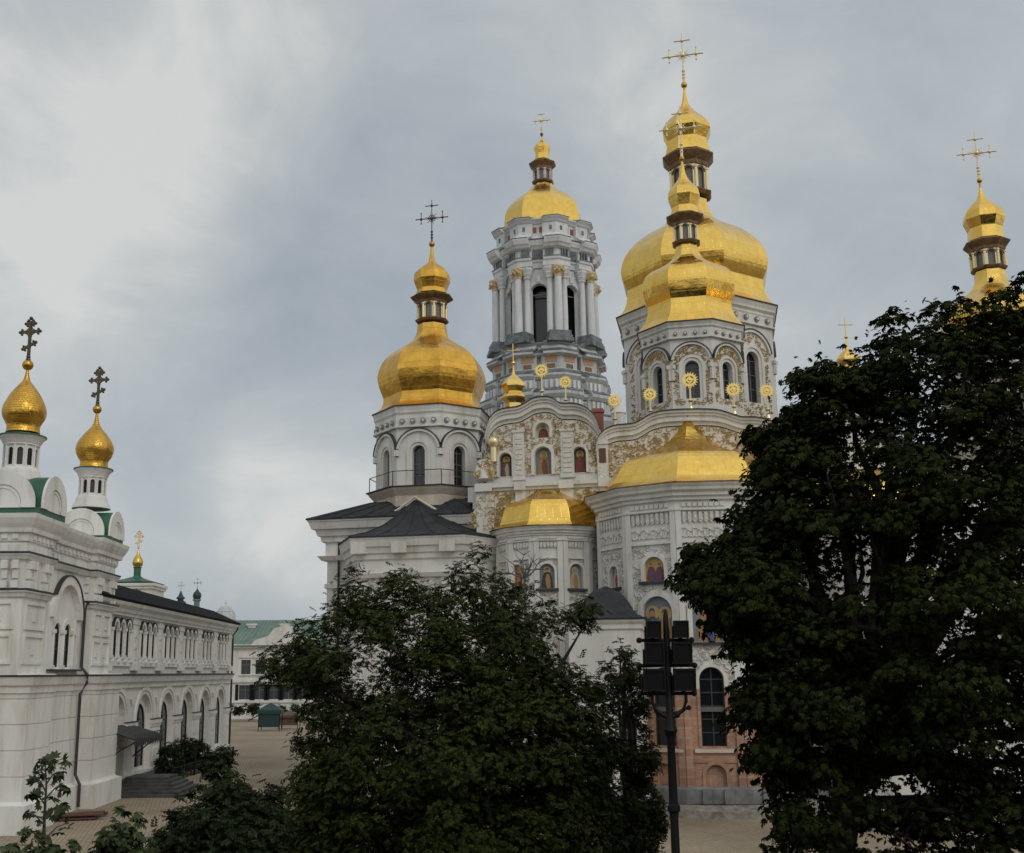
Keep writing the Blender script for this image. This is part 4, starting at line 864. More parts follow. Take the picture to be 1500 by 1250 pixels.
    for R_px, r0, r1 in ((91, 590, 579), (95, 620, 606)):
        Ra = rr(R_px, r0) - .8; apA = Ra * math.cos(math.pi / 8); sA = 2 * Ra * math.sin(math.pi / 8)
        for k in range(8):
            T = frame(X, Y, A0 + k * math.pi / 4, apA); n = 10
            de.box(-sA / 2 + 2.8, sA / 2 - 2.8, -.03, 0, zz(r0), zz(r1), 1, T)
            for j in range(n):
                x = -sA / 2 + 2.9 + (sA - 5.8) * (j + .5) / n; de.box(x - .14, x + .14, -.5, 0, zz(r0), zz(r1), 0, T)
            for sx in (-1, 1):
                for j in range(3): x = sx * (sA / 2 - .6 - .8 * j); de.box(x - .2, x + .2, -1.15, 0, zz(r0), zz(r1), 0, T)
    de.build('dentils', ['cool', 'coolroof'], bt)
    gilded(bt, 'gilded_dome', spline(prof(X, Y, [(272, 14.5), (279, 19.5), (286, 28), (292, 37), (299, 45), (306, 51), (314, 55.5), (322, 58), (330, 59), (338, 60), (343, 62)]), 3), X, Y)
    gilded(bt, 'onion_dome', spline(prof(X, Y, [(201, .8), (207, 3), (212, 8.5), (216, 11.5), (219, 12.4), None, (227, 9.8), None, (231, 10.5), (236, 12)]), 3), X, Y)
    lantern(bt, X, Y, zz(268), zz(250), zz(242), rr(13.5, 258), rr(16.5, 268), rr(20.5, 242), ('beige', 'glass', 'bronze'))
    mb = MB(); mb.ball((X, Y, zz(197)), rr(2.6, 197), 10, 6); mb.tube([(X, Y, zz(202)), (X, Y, zz(197))], .1, 6); mb.build('spire_ball', 'bronze', bt, 40)
    spread_cross(bt, X, Y, zz(195), zz(163), A0, 'palegilt', 1.3)
bell_tower()

# ================================================================== WHITE MONASTERY BUILDING ON THE LEFT
def monastery():
    XW = -20.8; rf = thing('monastery_building', 'long white arcaded building with two small gilded onion domes, along the left of the square', 'building', (-25, 75, 0))
    FT = Matrix.Identity(4); FT.col[0] = (0, 1, 0, 0); FT.col[1] = (-1, 0, 0, 0); FT.col[3] = (XW, 0, 0, 1)      # x = along +Y, y = into the wall
    by = [atX(px, 950, XW).y for px in (176, 215, 247, 277, 303.5, 325)]
    dy = (by[-1] - by[0]) / 5; by = [by[0] + dy * k for k in range(6)]; y0 = by[0] - dy / 2 - 3; y1 = by[-1] + dy / 2 + .6
    mb = MB(); tr = MB()
    low = [arch(y, 1.15, 1.3, 3.85) for y in by]; up = []
    for y in by: up += [arch(y + s_ * .63, 8.05, .38, 9.7, 8) for s_ in (-2, 0, 2)]
    mb.panel([(y0, 0), (y1, 0), (y1, 7), (y0, 7)], [arch(y, .95, 1.7, 4.05) for y in by], .3, FT)
    T2 = FT @ Matrix.Translation((0, .3, 0))
    for i, y in enumerate(by): mb.panel([(y - 1.75, .9), (y + 1.75, .9), (y + 1.75, 5.85), (y - 1.75, 5.85)], [low[i]], .08, T2)
    mb.panel([(y0, 7), (y1, 7), (y1, 11.2), (y0, 11.2)], up, .1, FT)
    for y in by:
        for r0, r1, p in ((1.7, 1.95, .05), (1.95, 2.2, .11)): mb.band(arc(y, 4.05, r0), arc(y, 4.05, r1), -p, 0, FT)
        mb.prism([(y - dy / 2 - .35, 5.5), (y - dy / 2 + .35, 5.5), (y - dy / 2, 5.05)], -.12, 0, 0, FT)
    for k in range(7):                                                # piers of the arcade and pilasters above
        y = by[0] - dy / 2 + dy * k; w = dy / 2 - 1.78
        mb.box(y - w, y + w, -.06, .05, .85, 3.6, 0, FT); mb.box(y - w - .06, y + w + .06, -.11, .05, 3.6, 3.78, 0, FT); mb.box(y - w - .1, y + w + .1, -.17, .05, 3.78, 4.05, 0, FT); tr.box(y - w - .12, y + w + .12, -.2, .03, 4.052, 4.12, 0, FT)
        for zq in (1.3, 2.5): mb.band([(y - w * .6, zq), (y + w * .6, zq)], [(y - w * .6, zq + .9), (y + w * .6, zq + .9)], -.1, -.06, FT)
        mb.box(y - .62, y + .62, -.1, .05, 7.25, 10.5, 0, FT); mb.box(y - .7, y + .7, -.15, .05, 10.1, 10.35, 0, FT); mb.box(y - .7, y + .7, -.28, .05, 7.25, 7.7, 0, FT)
        for zq in (7.9, 8.6, 9.3): mb.box(y - .3, y + .3, -.14, -.1, zq, zq + .4, 0, FT)
    for y in by:
        for x in (-1.89, -.63, .63, 1.89):
            mb.tube([(y + x, -.05, 8.15), (y + x, -.05, 9.6)], .11, 8, 0, FT); mb.box(y + x - .18, y + x + .18, -.17, .0, 9.6, 9.78, 0, FT); mb.box(y + x - .18, y + x + .18, -.17, .0, 7.95, 8.15, 0, FT); mb.ball((y + x, -.1, 7.8), .17, 8, 5, 0, FT)
        for x in (-1.26, 0, 1.26):
            mb.band(arc(y + x, 9.78, .36, 9), arc(y + x, 9.78, .58, 9), -.14, 0, FT); tr.band(arc(y + x, 9.78, .585, 9), arc(y + x, 9.78, .63, 9), -.18, 0, FT)
        mb.box(y - 2.05, y + 2.05, -.12, 0, 7.5, 7.7, 0, FT)
    Y0, Y1 = y0, y1
    mb.loft([[(Y0, -o, z), (Y1, -o, z), (Y1, .3, z), (Y0, .3, z)] for z, o in ((10.5, .05), (10.52, .22), (10.7, .24), (10.72, .34), (10.9, .4), (11.1, .62), (11.3, .7), (11.32, .5))], 0, FT)
    mb.loft([[(Y0, -o, z), (Y1, -o, z), (Y1, .3, z), (Y0, .3, z)] for z, o in ((6.15, .02), (6.2, .14), (6.5, .16), (6.55, .3), (6.75, .36), (6.92, .42))], 0, FT)
    tr.box(Y0, Y1, -.46, .2, 6.925, 7.05, 0, FT)
    mb.box(y0, y1, -.3, 0.03, .0, .8, 1, FT); mb.box(y0, y1, -.22, .03, .802, .95, 0, FT)
    mb.box(y1 - 9.0 - (y1 - y0 - 9), y1, 0.45, 14, 0, 11.2, 0, FT)
    mb.panel([(-14, 0), (0, 0), (0, 11.2), (-14, 11.2)], [], .1, Matrix.Translation((XW, y1 + .002, 0)) @ Matrix.Rotation(0, 4, 'Z'))
    wing = mb.build('wing_wall', ['refwhite', 'plinth'], rf); tr.build('metal_flashing', 'trimdark', wing)
    for y in by: window(wing, T2, y, 1.15, 1.3, 3.85, .06, 4, 'window', ('glass', 'trimdark'), .07)
    for y in by:
        for s_ in (-2, 0, 2): window(wing, FT, y + s_ * .63, 8.05, .38, 9.7, .08, 2, 'window', ('glass', 'trimdark'), .05)
    mb = MB(); mb.loft([[(Y0, .75 * -1, 11.33), (Y1 + .6, -.75, 11.33), (Y1 + .6, 14, 11.33), (Y0, 14, 11.33)], [(Y0, -.78, 11.45), (Y1 + .62, -.78, 11.45), (Y1 + .62, 14, 11.45), (Y0, 14, 11.45)], [(Y0, 1.3, 12.7), (Y1 - 1.2, 1.3, 12.5), (Y1 - 1.2, 12, 12.5), (Y0, 12, 12.7)]], 0, FT); mb.build('wing_roof', 'wingroof', rf)
    mb = MB(); mb.tube([(XW + .5, Y1 + .5, 11.4), (XW + .5, Y1 + .5, 10.9), (XW + .15, Y1 + .3, 10.4), (XW + .15, Y1 + .3, 0)], .09, 8); mb.build('downpipe', 'trimdark', rf)
    # front part: two tower piers with the twin-arched bay between
    levels = [(0, .32), (1.25, .3), (1.32, .06), (1.4, 0), (2.45, 0), (2.46, -.05), (2.5, -.05), (2.51, 0), (3.6, 0), (3.61, -.05), (3.65, -.05), (3.66, 0), (4.75, 0), (4.76, -.05), (4.8, -.05), (4.81, 0), (5.9, 0), (5.91, -.05), (5.95, -.05), (5.96, 0), (6.15, .02), (6.2, .1), (6.5, .12), (6.55, .24), (6.75, .3), (6.92, .36), (6.95, .3), (7.06, .02), (10.55, .02), (10.6, .14), (10.8, .2), (10.82, .3), (10.88, .3), (10.9, .0), (12.3, .0), (12.35, .15), (12.5, .25), (12.55, .3), (12.6, .3), (12.62, .06), (13.15, .06), (13.2, .16), (13.55, .18), (13.6, .34), (13.8, .38), (14.0, .5), (14.25, .62), (14.45, .66), (14.46, .3)]
    def block(mb, x0, x1, ya, yb, dz, up):
        for lo, hi, (a0, a1, b0, b1) in ((-1, 7.07, (x0, x1, ya, yb)), (7.05, 99, up)):
            mb.loft([[(a0 - o, b0 - o, z + dz), (a1 + o, b0 - o, z + dz), (a1 + o, b1 + o, z + dz), (a0 - o, b1 + o, z + dz)] for z, o in [(7.0, .02)] * (lo > 0) + [q for q in levels if lo < q[0] < hi]])
        return
        mb.loft([[(x0 - o, ya - o, z + dz), (x1 + o, ya - o, z + dz), (x1 + o, yb + o, z + dz), (x0 - o, yb + o, z + dz)] for z, o in levels])
    P1 = (-26, -19.95, 51.7, 54.8); P2 = (-23.2, -20.0, 61.3, 65.6); Q1 = (-26, -20.5, 51.6, 54.7); Q2 = (-23.2, -20.4, 61.1, 64.6)
    mb = MB(); block(mb, *P1, 0, Q1); pier1 = mb.build('tower_pier', 'refwhite', rf); mb = MB(); block(mb, *P2, .004, Q2); pier2 = mb.build('tower_pier', 'refwhite', rf)
    lv = levels; bay = MB()
    hb = [arch(58.2, 7.3, 1.75, 9.9)]
    bay.panel([(54.7, 7.06), (61.9, 7.06), (61.9, 13.2), (54.7, 13.2)], hb, .16, FT)
    T3 = FT @ Matrix.Translation((0, .16, 0))
    bay.panel([(56.3, 7.2), (60.1, 7.2), (60.1, 11.8), (56.3, 11.8)], [arch(57.45, 7.4, .42, 9.2), arch(58.95, 7.4, .42, 9.2)], .1, T3)
    for y in (56.75, 58.2, 59.65): bay.tube([(y, .1, 7.4), (y, .1, 9.1)], .15, 10, 0, FT); bay.box(y - .24, y + .24, -.05, .16, 9.1, 9.3, 0, FT); bay.box(y - .24, y + .24, -.05, .16, 7.3, 7.5, 0, FT)
    for y in (57.45, 58.95): bay.band(arc(y, 9.2, .45, 9), arc(y, 9.2, .72, 9), .08, .16, FT)
    bay.band(arc(58.2, 9.9, 1.75), arc(58.2, 9.9, 2.2), -.2, 0, FT)
    bl = [(z, o) for z, o in levels if z < 7.2 or z > 13.1]
    bay.loft([[(-26, 54.6, z - .004), (XW + o, 54.6, z - .004), (XW + o, 62, z - .004), (-26, 62, z - .004)] for z, o in levels if z <= 7.06])
    bay.loft([[(-26, 54.6, z - .004), (XW + o, 54.6, z - .004), (XW + o, 62, z - .004), (-26, 62, z - .004)] for z, o in levels if z >= 11.9])
    bay.box(-26, XW - .92, 54.6, 62, 7, 13)
    def deco(mb, T, w0, w1):                                          # coffers and dentils on one pier face, x from w0 to w1
        w = w1 - w0
        for za, zb in ((7.5, 8.9), (9.1, 10.4)):
            n = max(1, int(w / 1.6))
            for j in range(n):
                x0, x1 = w0 + .25 + (w - .5) * j / n + .08, w0 + .25 + (w - .5) * (j + 1) / n - .08
                for b0, b1, c0, c1 in ((x0, x1, zb - .14, zb), (x0, x1, za, za + .14), (x0, x0 + .14, za + .14, zb - .14), (x1 - .14, x1, za + .14, zb - .14)): mb.box(b0, b1, -.1, .0, c0, c1, 0, T)
                mb.box((x0 + x1) / 2 - .16, (x0 + x1) / 2 + .16, -.08, 0, (za + zb) / 2 - .25, (za + zb) / 2 + .25, 0, T)
        n = int(w / .55)
        for j in range(n):
            x = w0 + .2 + (w - .4) * (j + .5) / n
            mb.box(x - .14, x + .14, -.24, 0, 13.3, 13.52, 0, T); mb.box(x - .17, x + .17, -.16, 0, 12.72, 13.05, 0, T)
        for x in (w0 + .35, w0 + .85, w1 - .85, w1 - .35):
            mb.box(x - .16, x + .16, -.3, 0, 11.9, 12.3, 0, T); mb.box(x - .13, x + .13, -.2, 0, 11.45, 11.9, 0, T); mb.box(x - .16, x + .16, -.26, 0, 11.0, 11.35, 0, T)
    for P, po in ((Q1, pier1), (Q2, pier2)):
        dm = MB(); deco(dm, Matrix.Translation((0, P[2], 0)), P[0], P[1])
        TR = Matrix.Identity(4); TR.col[0] = (0, 1, 0, 0); TR.col[1] = (-1, 0, 0, 0); TR.col[3] = (P[1], 0, 0, 1); deco(dm, TR, P[2], P[3]); dm.build('wall_ornament', 'refwhite', po)
    dm = MB()
    for j in range(11):
        x = 55.2 + .62 * j; dm.box(x - .14, x + .14, -.24, 0, 13.3, 13.52, 0, FT); dm.box(x - .17, x + .17, -.16, 0, 12.72, 13.05, 0, FT)
    bb = bay.build('bay_wall', 'refwhite', rf); dm.build('dentils', 'refwhite', bb)
    for y in (57.45, 58.95): window(bb, T3, y, 7.4, .42, 9.2, .07, 2, 'window', ('glass', 'trimdark'), .05)
    tr = MB(); tr.band(arc(58.2, 9.9, 2.205, 14, 150, 0), arc(58.2, 9.9, 2.26, 14, 150, 0), -.26, 0, FT)
    for P, d, z, o in ((P1, 0, 6.93, .4), (P2, .004, 6.93, .4), (Q1, 0, 10.885, .33), (Q2, .004, 10.885, .33), (Q1, 0, 12.605, .33), (Q2, .004, 12.605, .33)):
        for _ in (0,): tr.loft([[(P[0] - o, P[2] - o, z + k + d), (P[1] + o, P[2] - o, z + k + d), (P[1] + o, P[3] + o, z + k + d), (P[0] - o, P[3] + o, z + k + d)] for k in (0, .09)])
    tr.box(54.9, 61.7, -.4, .1, 6.93, 7.02, 0, FT); tr.box(56, 60.4, -.3, .3, 7.2, 7.29, 0, FT); tr.box(54.9, 61.7, -.34, .1, 12.6, 12.69, 0, FT)
    tr.build('metal_flashing', 'trimdark', rf)
    mb = MB(); yp = 60.75; mb.tube([(XW + .3, yp, 10.9), (XW + .14, yp, 10.5), (XW + .14, yp, 7.4), (XW + .5, yp, 7.0), (XW + .5, yp, 6.6), (XW + .16, yp, 6.0), (XW + .16, yp, 1.8), (XW + .42, yp, 1.3), (XW + .42, yp, .15)], .085, 8); mb.build('downpipe', 'trimdark', rf)
    # tower tops: round-gabled base, arcaded drum, onion dome, cross
    def top(px, row, Y, cornz, onion, drumrows, drumhw, flare, corn, ball, crossrow, half, spike):
        X = at(px, row, Y).x; zz = lambda r: zrow(X, Y, r); rr = lambda hw, r: rhw(hw, X, Y, zz(r))
        mb = MB(); r = half * .86; zg = cornz
        mb.box(X - half, X + half, Y - half, Y + half, zg - .1, zg + .35, 1)
        for T in (frame(X, Y, 0, half), frame(X, Y, R_(90), half)):
            pts = [(-r, zg + .35)] + arc(0, zg + .55, r, 18) + [(r, zg + .35)]
            mb.prism(pts, 0, 2 * half, 1, T)
        for k in range(4):
            T = frame(X, Y, R_(90 * k), half + .03); pts = [(-r - .06, zg + .33)] + arc(0, zg + .55, r + .06, 18) + [(r + .06, zg + .33)]
            mb.band([(-r * .62, zg + .33)] + arc(0, zg + .5, r * .62, 18) + [(r * .62, zg + .33)], pts, -.1, .02, T, 0); mb.prism([(-r * .7, zg + .33)] + arc(0, zg + .5, r * .7, 18) + [(r * .7, zg + .33)], -.02, .02, 0, T)
            mb.band([(-r * .62, zg + .33)] + arc(0, zg + .5, r * .5, 18) + [(r * .62, zg + .33)], [(-r * .68, zg + .33)] + arc(0, zg + .5, r * .58, 18) + [(r * .68, zg + .33)], -.06, 0, T, 0)
        mb.build('round_gables', ['refwhite', 'green'], rf)
        z1, z0 = zz(drumrows[0]), zz(drumrows[1]); Rd = rr(drumhw, drumrows[0]); n = 10
        mb = MB(); s = 2 * Rd * math.sin(math.pi / n); ap = Rd * math.cos(math.pi / n); hh = s * .27; wl = []
        for k in range(n):
            T = frame(X, Y, R_(18 + 36 * k), ap); zs = z1 - (z1 - z0) * .12 - hh
            mb.panel([(-s / 2, z0), (s / 2, z0), (s / 2, z1), (-s / 2, z1)], [arch(0, z0 + .1, hh, zs, 8)], .16, T); wl.append((T, zs))
            a = R_(36 * k); d = d2(a); mb.tube([(X + d.x * Rd, Y + d.y * Rd, z0), (X + d.x * Rd, Y + d.y * Rd, z1)], Rd * .07, 6)
        pr = [(Rd * .98, z1 - .02), (Rd * 1.08, z1 + .02)]
        for row, hw in corn: pr.append((rr(hw, row), zz(row)))
        pr.append((Rd * .7, pr[-1][1] + .05)); mb.lathe(pr, 32, 0, X, Y)
        mb.lathe([(rr(hw, row), zz(row)) for row, hw in reversed(flare)] + [(Rd * .98, z0 + .02)], 32, 0, X, Y)
        o = mb.build('tower_drum', 'refwhite', rf, 30)
        for T, zs in wl: window(o, T, 0, z0 + .1, hh, zs, .13, 1, 'window', ('glass', 'trimdark'), .03)
        t = MB(); w = rr(corn[-1][1], corn[-1][0]); zt = zz(corn[-1][0]); t.lathe([(w * .97, zt + .005), (w + .04, zt + .01), (w + .04, zt + .07), (w * .6, zt + .2)], 32, 0, X, Y); t.build('drip_edge', 'green', o, 30)
        gilded(o, 'onion_dome', spline(prof(X, Y, onion), 4), X, Y, 0, 40, 'scalegold', 50)
        mb = MB(); mb.ball((X, Y, zz(ball[0])), rr(ball[1], ball[0]), 16, 10); mb.tube([(X, Y, zz(spike[0]) - .05), (X, Y, zz(ball[0]))], [rr(spike[1], spike[0]), rr(1.6, ball[0])], 10); mb.build('spire_ball', 'oldgold', o, 40)
        barred_cross(o, X, Y, zz(ball[0] - ball[1] * .7), zz(crossrow), R_(-12), 'ironcross')
    top(137, 690, 63.9, 14.46, [(607, 2), (614, 3), (621.5, 4.8), (628, 9), (635, 15.5), (641.7, 21), (648, 25), (653, 27.5), (659, 28.6), (665, 27.4), (670, 25.2), (675, 21.8), (679, 20.6), (684, 21.2), (687, 22)], (702, 727), 19.5, [(727, 20.5), (730, 22.5), (734, 24), (737, 24.5), (741, 27.5), (746, 29)], [(700, 21), (698, 22.5), (694, 24), (691.5, 27), (689.5, 28.5)], (600, 6.8), 537, 1.5, (609, 2))
    top(33, 640, 53.3, 14.46, [(547, 2.8), (553, 4), (559, 6.5), (567, 13.5), (577, 21.5), (586, 27), (594, 31), (602, 33.4), (608, 33.2), (613, 31.6), (619, 28), (625, 25), (630, 25), (635, 26)], (655, 687), 25.5, [(687, 26.5), (690, 29), (694, 31), (699, 31.5), (703, 34), (709, 35)], [(653, 27), (650, 29.5), (646, 31.5), (644, 34), (642, 35.5)], (535, 8.6), 464, 1.75, (549, 2.8))
    # iron canopy over the porch in the first bay
    cn = MB(); y = by[0] - .2; L_ = 4.6; zc = 3.2
    cn.loft([[(y - 2, .1, zc + .7), (y + L_ - 1.2, .1, zc + .7), (y + L_ - 1.2, .16, zc + .78), (y - 2, .16, zc + .78)], [(y - 2.3, -1.9, zc + .05), (y + L_ - .9, -1.9, zc + .05), (y + L_ - .9, -1.9, zc + .12), (y - 2.3, -1.9, zc + .12)]], 0, FT)
    for k in range(17):
        x = y - 2.2 + (L_ + 1.2) * k / 16; cn.prism([(x - .16, zc + .05), (x + .16, zc + .05), (x + .08, zc - .2), (x, zc - .34), (x - .08, zc - .2)], -1.92, -1.88, 0, FT)
        cn.tube([(x, -1.9, zc + .1), (x, -1.9, zc + .4)], .02, 4, 0, FT)
    cn.tube([(y - 2.2, -1.9, zc + .38), (y + L_ - 1, -1.9, zc + .38)], .025, 4, 0, FT)
    for x in (y - 2.1, y + L_ - 1):
        cn.tube([(x, 0, zc - 1.3), (x, -.5, zc - .9), (x, -1.0, zc - .5), (x, -1.6, zc - .2), (x, -1.9, zc)], .045, 6, 0, FT)
        for q in range(3): cn.tube([(x, -.3 - .4 * q + .22 * math.cos(R_(40 * i)), zc - .35 + .1 * q + .22 * math.sin(R_(40 * i))) for i in range(9)], .025, 5, 0, FT)
    cn.build('iron_canopy', 'canopymetal', rf)
    return by, XW
bays, XW = monastery()

# ================================================================== SQUARE FURNITURE
mb = MB(); p = atZ(176, 1176)
for k in range(6): mb.box(XW + .35, -16.2 + .0 - .55 * k * .6, 66.3 + .55 * k, 71.5, 0 if k == 0 else .15 * k + .001, .15 * (k + 1))
tag(mb.build('stone_steps', 'darkstone'), 'dark stone steps rising to the canopied porch of the white building', 'steps')
p = atZ(112, 1200); bt_ = thing('board_pile', 'low stack of dark reddish boards on the ground by the white tower pier', 'boards', p)
mb = MB(); rnd = random.Random(4)
for k in range(9):
    T = Matrix.Translation(p + Vector((rnd.uniform(-.3, .3), rnd.uniform(-.5, .5), .06 + .085 * (k // 3)))) @ Matrix.Rotation(R_(rnd.uniform(-12, 12) + 20), 4, 'Z'); mb.box(-1.2, 1.2, -.14 + (k % 3 - 1) * .34, .14 + (k % 3 - 1) * .34, 0, .07, 0, T)
mb.build('board', 'rust', bt_)
mb = MB()
for k in range(3): mb.box(p.x - 1 + k * .9, p.x - .85 + k * .9, p.y - .7, p.y + .7, 0, .058)
mb.build('bearer', 'wood', bt_)
# low iron fence with shrubs in front of the arcade
q0, q1 = Vector((-19.3, 75.5, 0)), Vector((-18.6, 92, 0))
fe = thing('iron_fence', 'low black iron fence round the planting by the arcade', 'fence', q0); mb = MB(); n = 60
for k in range(n + 1): w = q0.lerp(q1, k / n); mb.tube([w, w + Vector((0, 0, .95))], .025, 4)
for h in (.2, .85): mb.tube([q0 + Vector((0, 0, h)), q1 + Vector((0, 0, h))], .03, 4)
mb.build('rails', 'blackmetal', fe)
mb = MB()
for k in range(0, n + 1, 10): w = q0.lerp(q1, k / n); mb.box(w.x - .06, w.x + .06, w.y - .06, w.y + .06, 0, 1.1); mb.ball(w + Vector((0, 0, 1.15)), .09)
mb.build('post', 'blackmetal', fe)

def lamp_post():
    Y = 22.; X = at(979, 1000, Y).x
    lp = thing('lamp_post', 'tall black iron post carrying six dark floodlight boxes in three pairs', 'lamp post', (X, Y, 0))
    zz = lambda r: zrow(X, Y, r); m = Y / F * .86
    mb = MB(); mb.lathe([(.22, 0), (.22, .25), (.15, .35), (.12, .9), (.1, 1.0), (.078, zz(1200)), (.09, zz(1190)), (.12, zz(1188)), (.12, zz(1180)), (.085, zz(1178)), (.072, zz(1080)), (.1, zz(1076)), (.135, zz(1070)), (.1, zz(1064)), (.1, zz(1058)), (.07, zz(1052)), (.06, zz(940)), (.05, zz(905)), (.03, zz(896)), (.001, zz(892))], 14, 0, X, Y)
    mb.build('pole', 'blackmetal', lp, 40)
    T = Matrix.Translation((X, Y, 0))
    for r, wl, wr in ((938, 46, 42), (975, 48, 45), (1016, 48, 42)):
        mb = MB(); mb.tube([(-wl * m, 0, zz(r)), (wr * m, 0, zz(r))], .035, 8, 0, T)
        for sx in (-wl, wr): mb.ball((sx * m, 0, zz(r)), .06, 8, 5, 0, T)
        mb.build('crossarm', 'blackmetal', lp)
    for r0, r1, w, g in ((909, 934, 24, 11), (940, 972, 32, 7), (979, 1011, 36, 7)):
        for sx in (-1, 1):
            xa, xb = sorted((sx * g * m, sx * (g + w) * m)); za, zb = zz(r1), zz(r0)
            mb = MB(); cx, cz = (xa + xb) / 2, (za + zb) / 2; hx, hz = (xb - xa) / 2, (zb - za) / 2
            T2 = T @ Matrix.Translation((cx, -.02, cz)) @ Matrix.Rotation(R_(6), 4, 'X')
            mb.loft([[(-hx * s, y, -hz * s), (hx * s, y, -hz * s), (hx * s, y, hz * s), (-hx * s, y, hz * s)] for y, s in ((-.16, .98), (-.14, 1.02), (-.1, 1.02), (-.08, .96), (.06, .9), (.16, .62), (.18, .3))], 0, T2)
            mb.band([(-hx * .86, -hz * .84), (hx * .86, -hz * .84), (hx * .86, hz * .84), (-hx * .86, hz * .84), (-hx * .86, -hz * .84)], [(-hx, -hz), (hx, -hz), (hx, hz), (-hx, hz), (-hx, -hz)], -.19, -.15, T2, 0)
            mb.box(-.03, .03, -.05, .05, -hz - .07, -hz + .02, 0, T2)
            for sy in (-1, 1): mb.box(sy * hx * 1.04 - .012, sy * hx * 1.04 + .012, -.05, .03, -hz - .06, hz * .3, 0, T2)
            mb.box(-hx * 1.05, hx * 1.05, -.05, .03, -hz - .07, -hz - .045, 0, T2)
            o = mb.build('floodlight', 'blackmetal', lp); mb = MB(); mb.box(-hx * .87, hx * .87, -.164, -.16, -hz * .85, hz * .85, 0, T2); mb.build('lens', 'lens', o)
    mb = MB(); mb.tube([(0, 0, zz(1052)), (.14, 0, zz(1047)), (.27, 0, zz(1040)), (.33, 0, zz(1028)), (.33, 0, zz(1016))], [.05, .045, .04, .035, .03], 8, 0, T); mb.ball((.14, 0, zz(1047)), .07, 8, 5, 0, T); mb.ball((.38, 0, zz(1037)), .05, 8, 5, 0, T); mb.tube([(.27, 0, zz(1040)), (.38, 0, zz(1037))], .03, 6, 0, T)
    mb.tube([(0, 0, zz(1052)), (-.14, 0, zz(1047)), (-.27, 0, zz(1040)), (-.33, 0, zz(1028)), (-.33, 0, zz(1016))], [.05, .045, .04, .035, .03], 8, 0, T)
    mb.build('bracket', 'blackmetal', lp, 40)
lamp_post()

# ================================================================== FAR BUILDINGS
def onion_tower(name, label, cat, px, Y, base_row, parts, cross, crossm='palegilt', barred=True):
    P = at(px, base_row, Y); X = P.x; t = thing(name, label, cat, (X, Y, 0))
    for nm, rows, n, m, sm in parts:
        mb = MB(); pr = prof(X, Y, rows); mb.lathe(list(reversed(pr)), n, R_(45) if n == 4 else 0, X, Y); mb.build(nm, m, t, sm)
    z0, z1 = zrow(X, Y, cross[0]), zrow(X, Y, cross[1])
    if barred: barred_cross(t, X, Y, z0, z1, 0, crossm, 'cross', 1.3)
    else: spread_cross(t, X, Y, z0, z1, 0, crossm, 1.6)
    return t, X
def sq(h): return h * 1.0
t, X = onion_tower('chapel', 'small white chapel with a green roof and tiny gold onion, behind the arcaded building', 'chapel', 200, 122, 860,
    [('gilded_dome', [(806, 1), (812, 2.2), (816, 4.5), (820, 7), (824, 8), (827, 7.8), (830, 6)], 16, 'gold', 40), ('neck', [(831, 7), (833, 5.5), (844, 5.5), (847, 9)], 8, 'green', None),
     ('roof', [(845, 6), (849, 20), (853, 40), (855, 50)], 4, 'green', None)], (803, 777), 'palegilt')
Y = 122; mb = MB(); w = rhw(47, X, Y, 15) * .707; zt = zrow(X, Y, 857); mb.box(X - w, X + w, Y - w, Y + w, 0, zt - .6); mb.box(X - w - .2, X + w + .2, Y - w - .2, Y + w + .2, zt - .6, zt - .3); mb.box(X - w - .35, X + w + .35, Y - w - .35, Y + w + .35, zt - .3, zt); mb.build('wall', 'white', t)
onion_tower('church_turret', 'small far white turret with stacked green roofs, left of the slender green onion spire', 'turret', 264, 230, 890,
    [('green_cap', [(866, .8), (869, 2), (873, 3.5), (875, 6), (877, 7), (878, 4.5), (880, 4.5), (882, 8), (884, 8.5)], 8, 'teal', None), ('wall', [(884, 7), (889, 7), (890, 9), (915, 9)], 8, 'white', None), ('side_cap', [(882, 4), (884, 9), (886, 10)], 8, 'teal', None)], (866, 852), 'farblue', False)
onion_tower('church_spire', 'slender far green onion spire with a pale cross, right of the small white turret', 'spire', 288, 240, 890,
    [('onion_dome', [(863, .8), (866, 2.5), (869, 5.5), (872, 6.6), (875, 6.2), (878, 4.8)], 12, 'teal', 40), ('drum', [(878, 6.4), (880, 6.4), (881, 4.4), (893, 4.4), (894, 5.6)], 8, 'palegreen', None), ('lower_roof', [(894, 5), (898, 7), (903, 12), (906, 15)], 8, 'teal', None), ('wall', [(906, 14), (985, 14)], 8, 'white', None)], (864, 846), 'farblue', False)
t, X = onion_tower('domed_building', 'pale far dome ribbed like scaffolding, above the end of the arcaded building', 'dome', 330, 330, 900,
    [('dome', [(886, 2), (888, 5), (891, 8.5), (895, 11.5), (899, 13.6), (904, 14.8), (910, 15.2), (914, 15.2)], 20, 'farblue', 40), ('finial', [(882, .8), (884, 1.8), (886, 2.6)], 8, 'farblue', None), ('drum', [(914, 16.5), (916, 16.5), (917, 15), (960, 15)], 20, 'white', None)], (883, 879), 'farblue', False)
mb = MB(); pr = spline(prof(X, 330, [(886, 2.2), (891, 8.8), (899, 13.9), (910, 15.6), (914, 15.6)]), 3)
for k in range(14): d = d2(k * math.pi / 7); mb.tube([(X + d.x * r, 330 + d.y * r, z) for r, z in pr], .1, 4)
for r, z in pr[2::3]: mb.tube([(X + r * math.cos(a * .2618), 330 + r * math.sin(a * .2618), z) for a in range(25)], .09, 4)
mb.build('ribs', 'white', t)

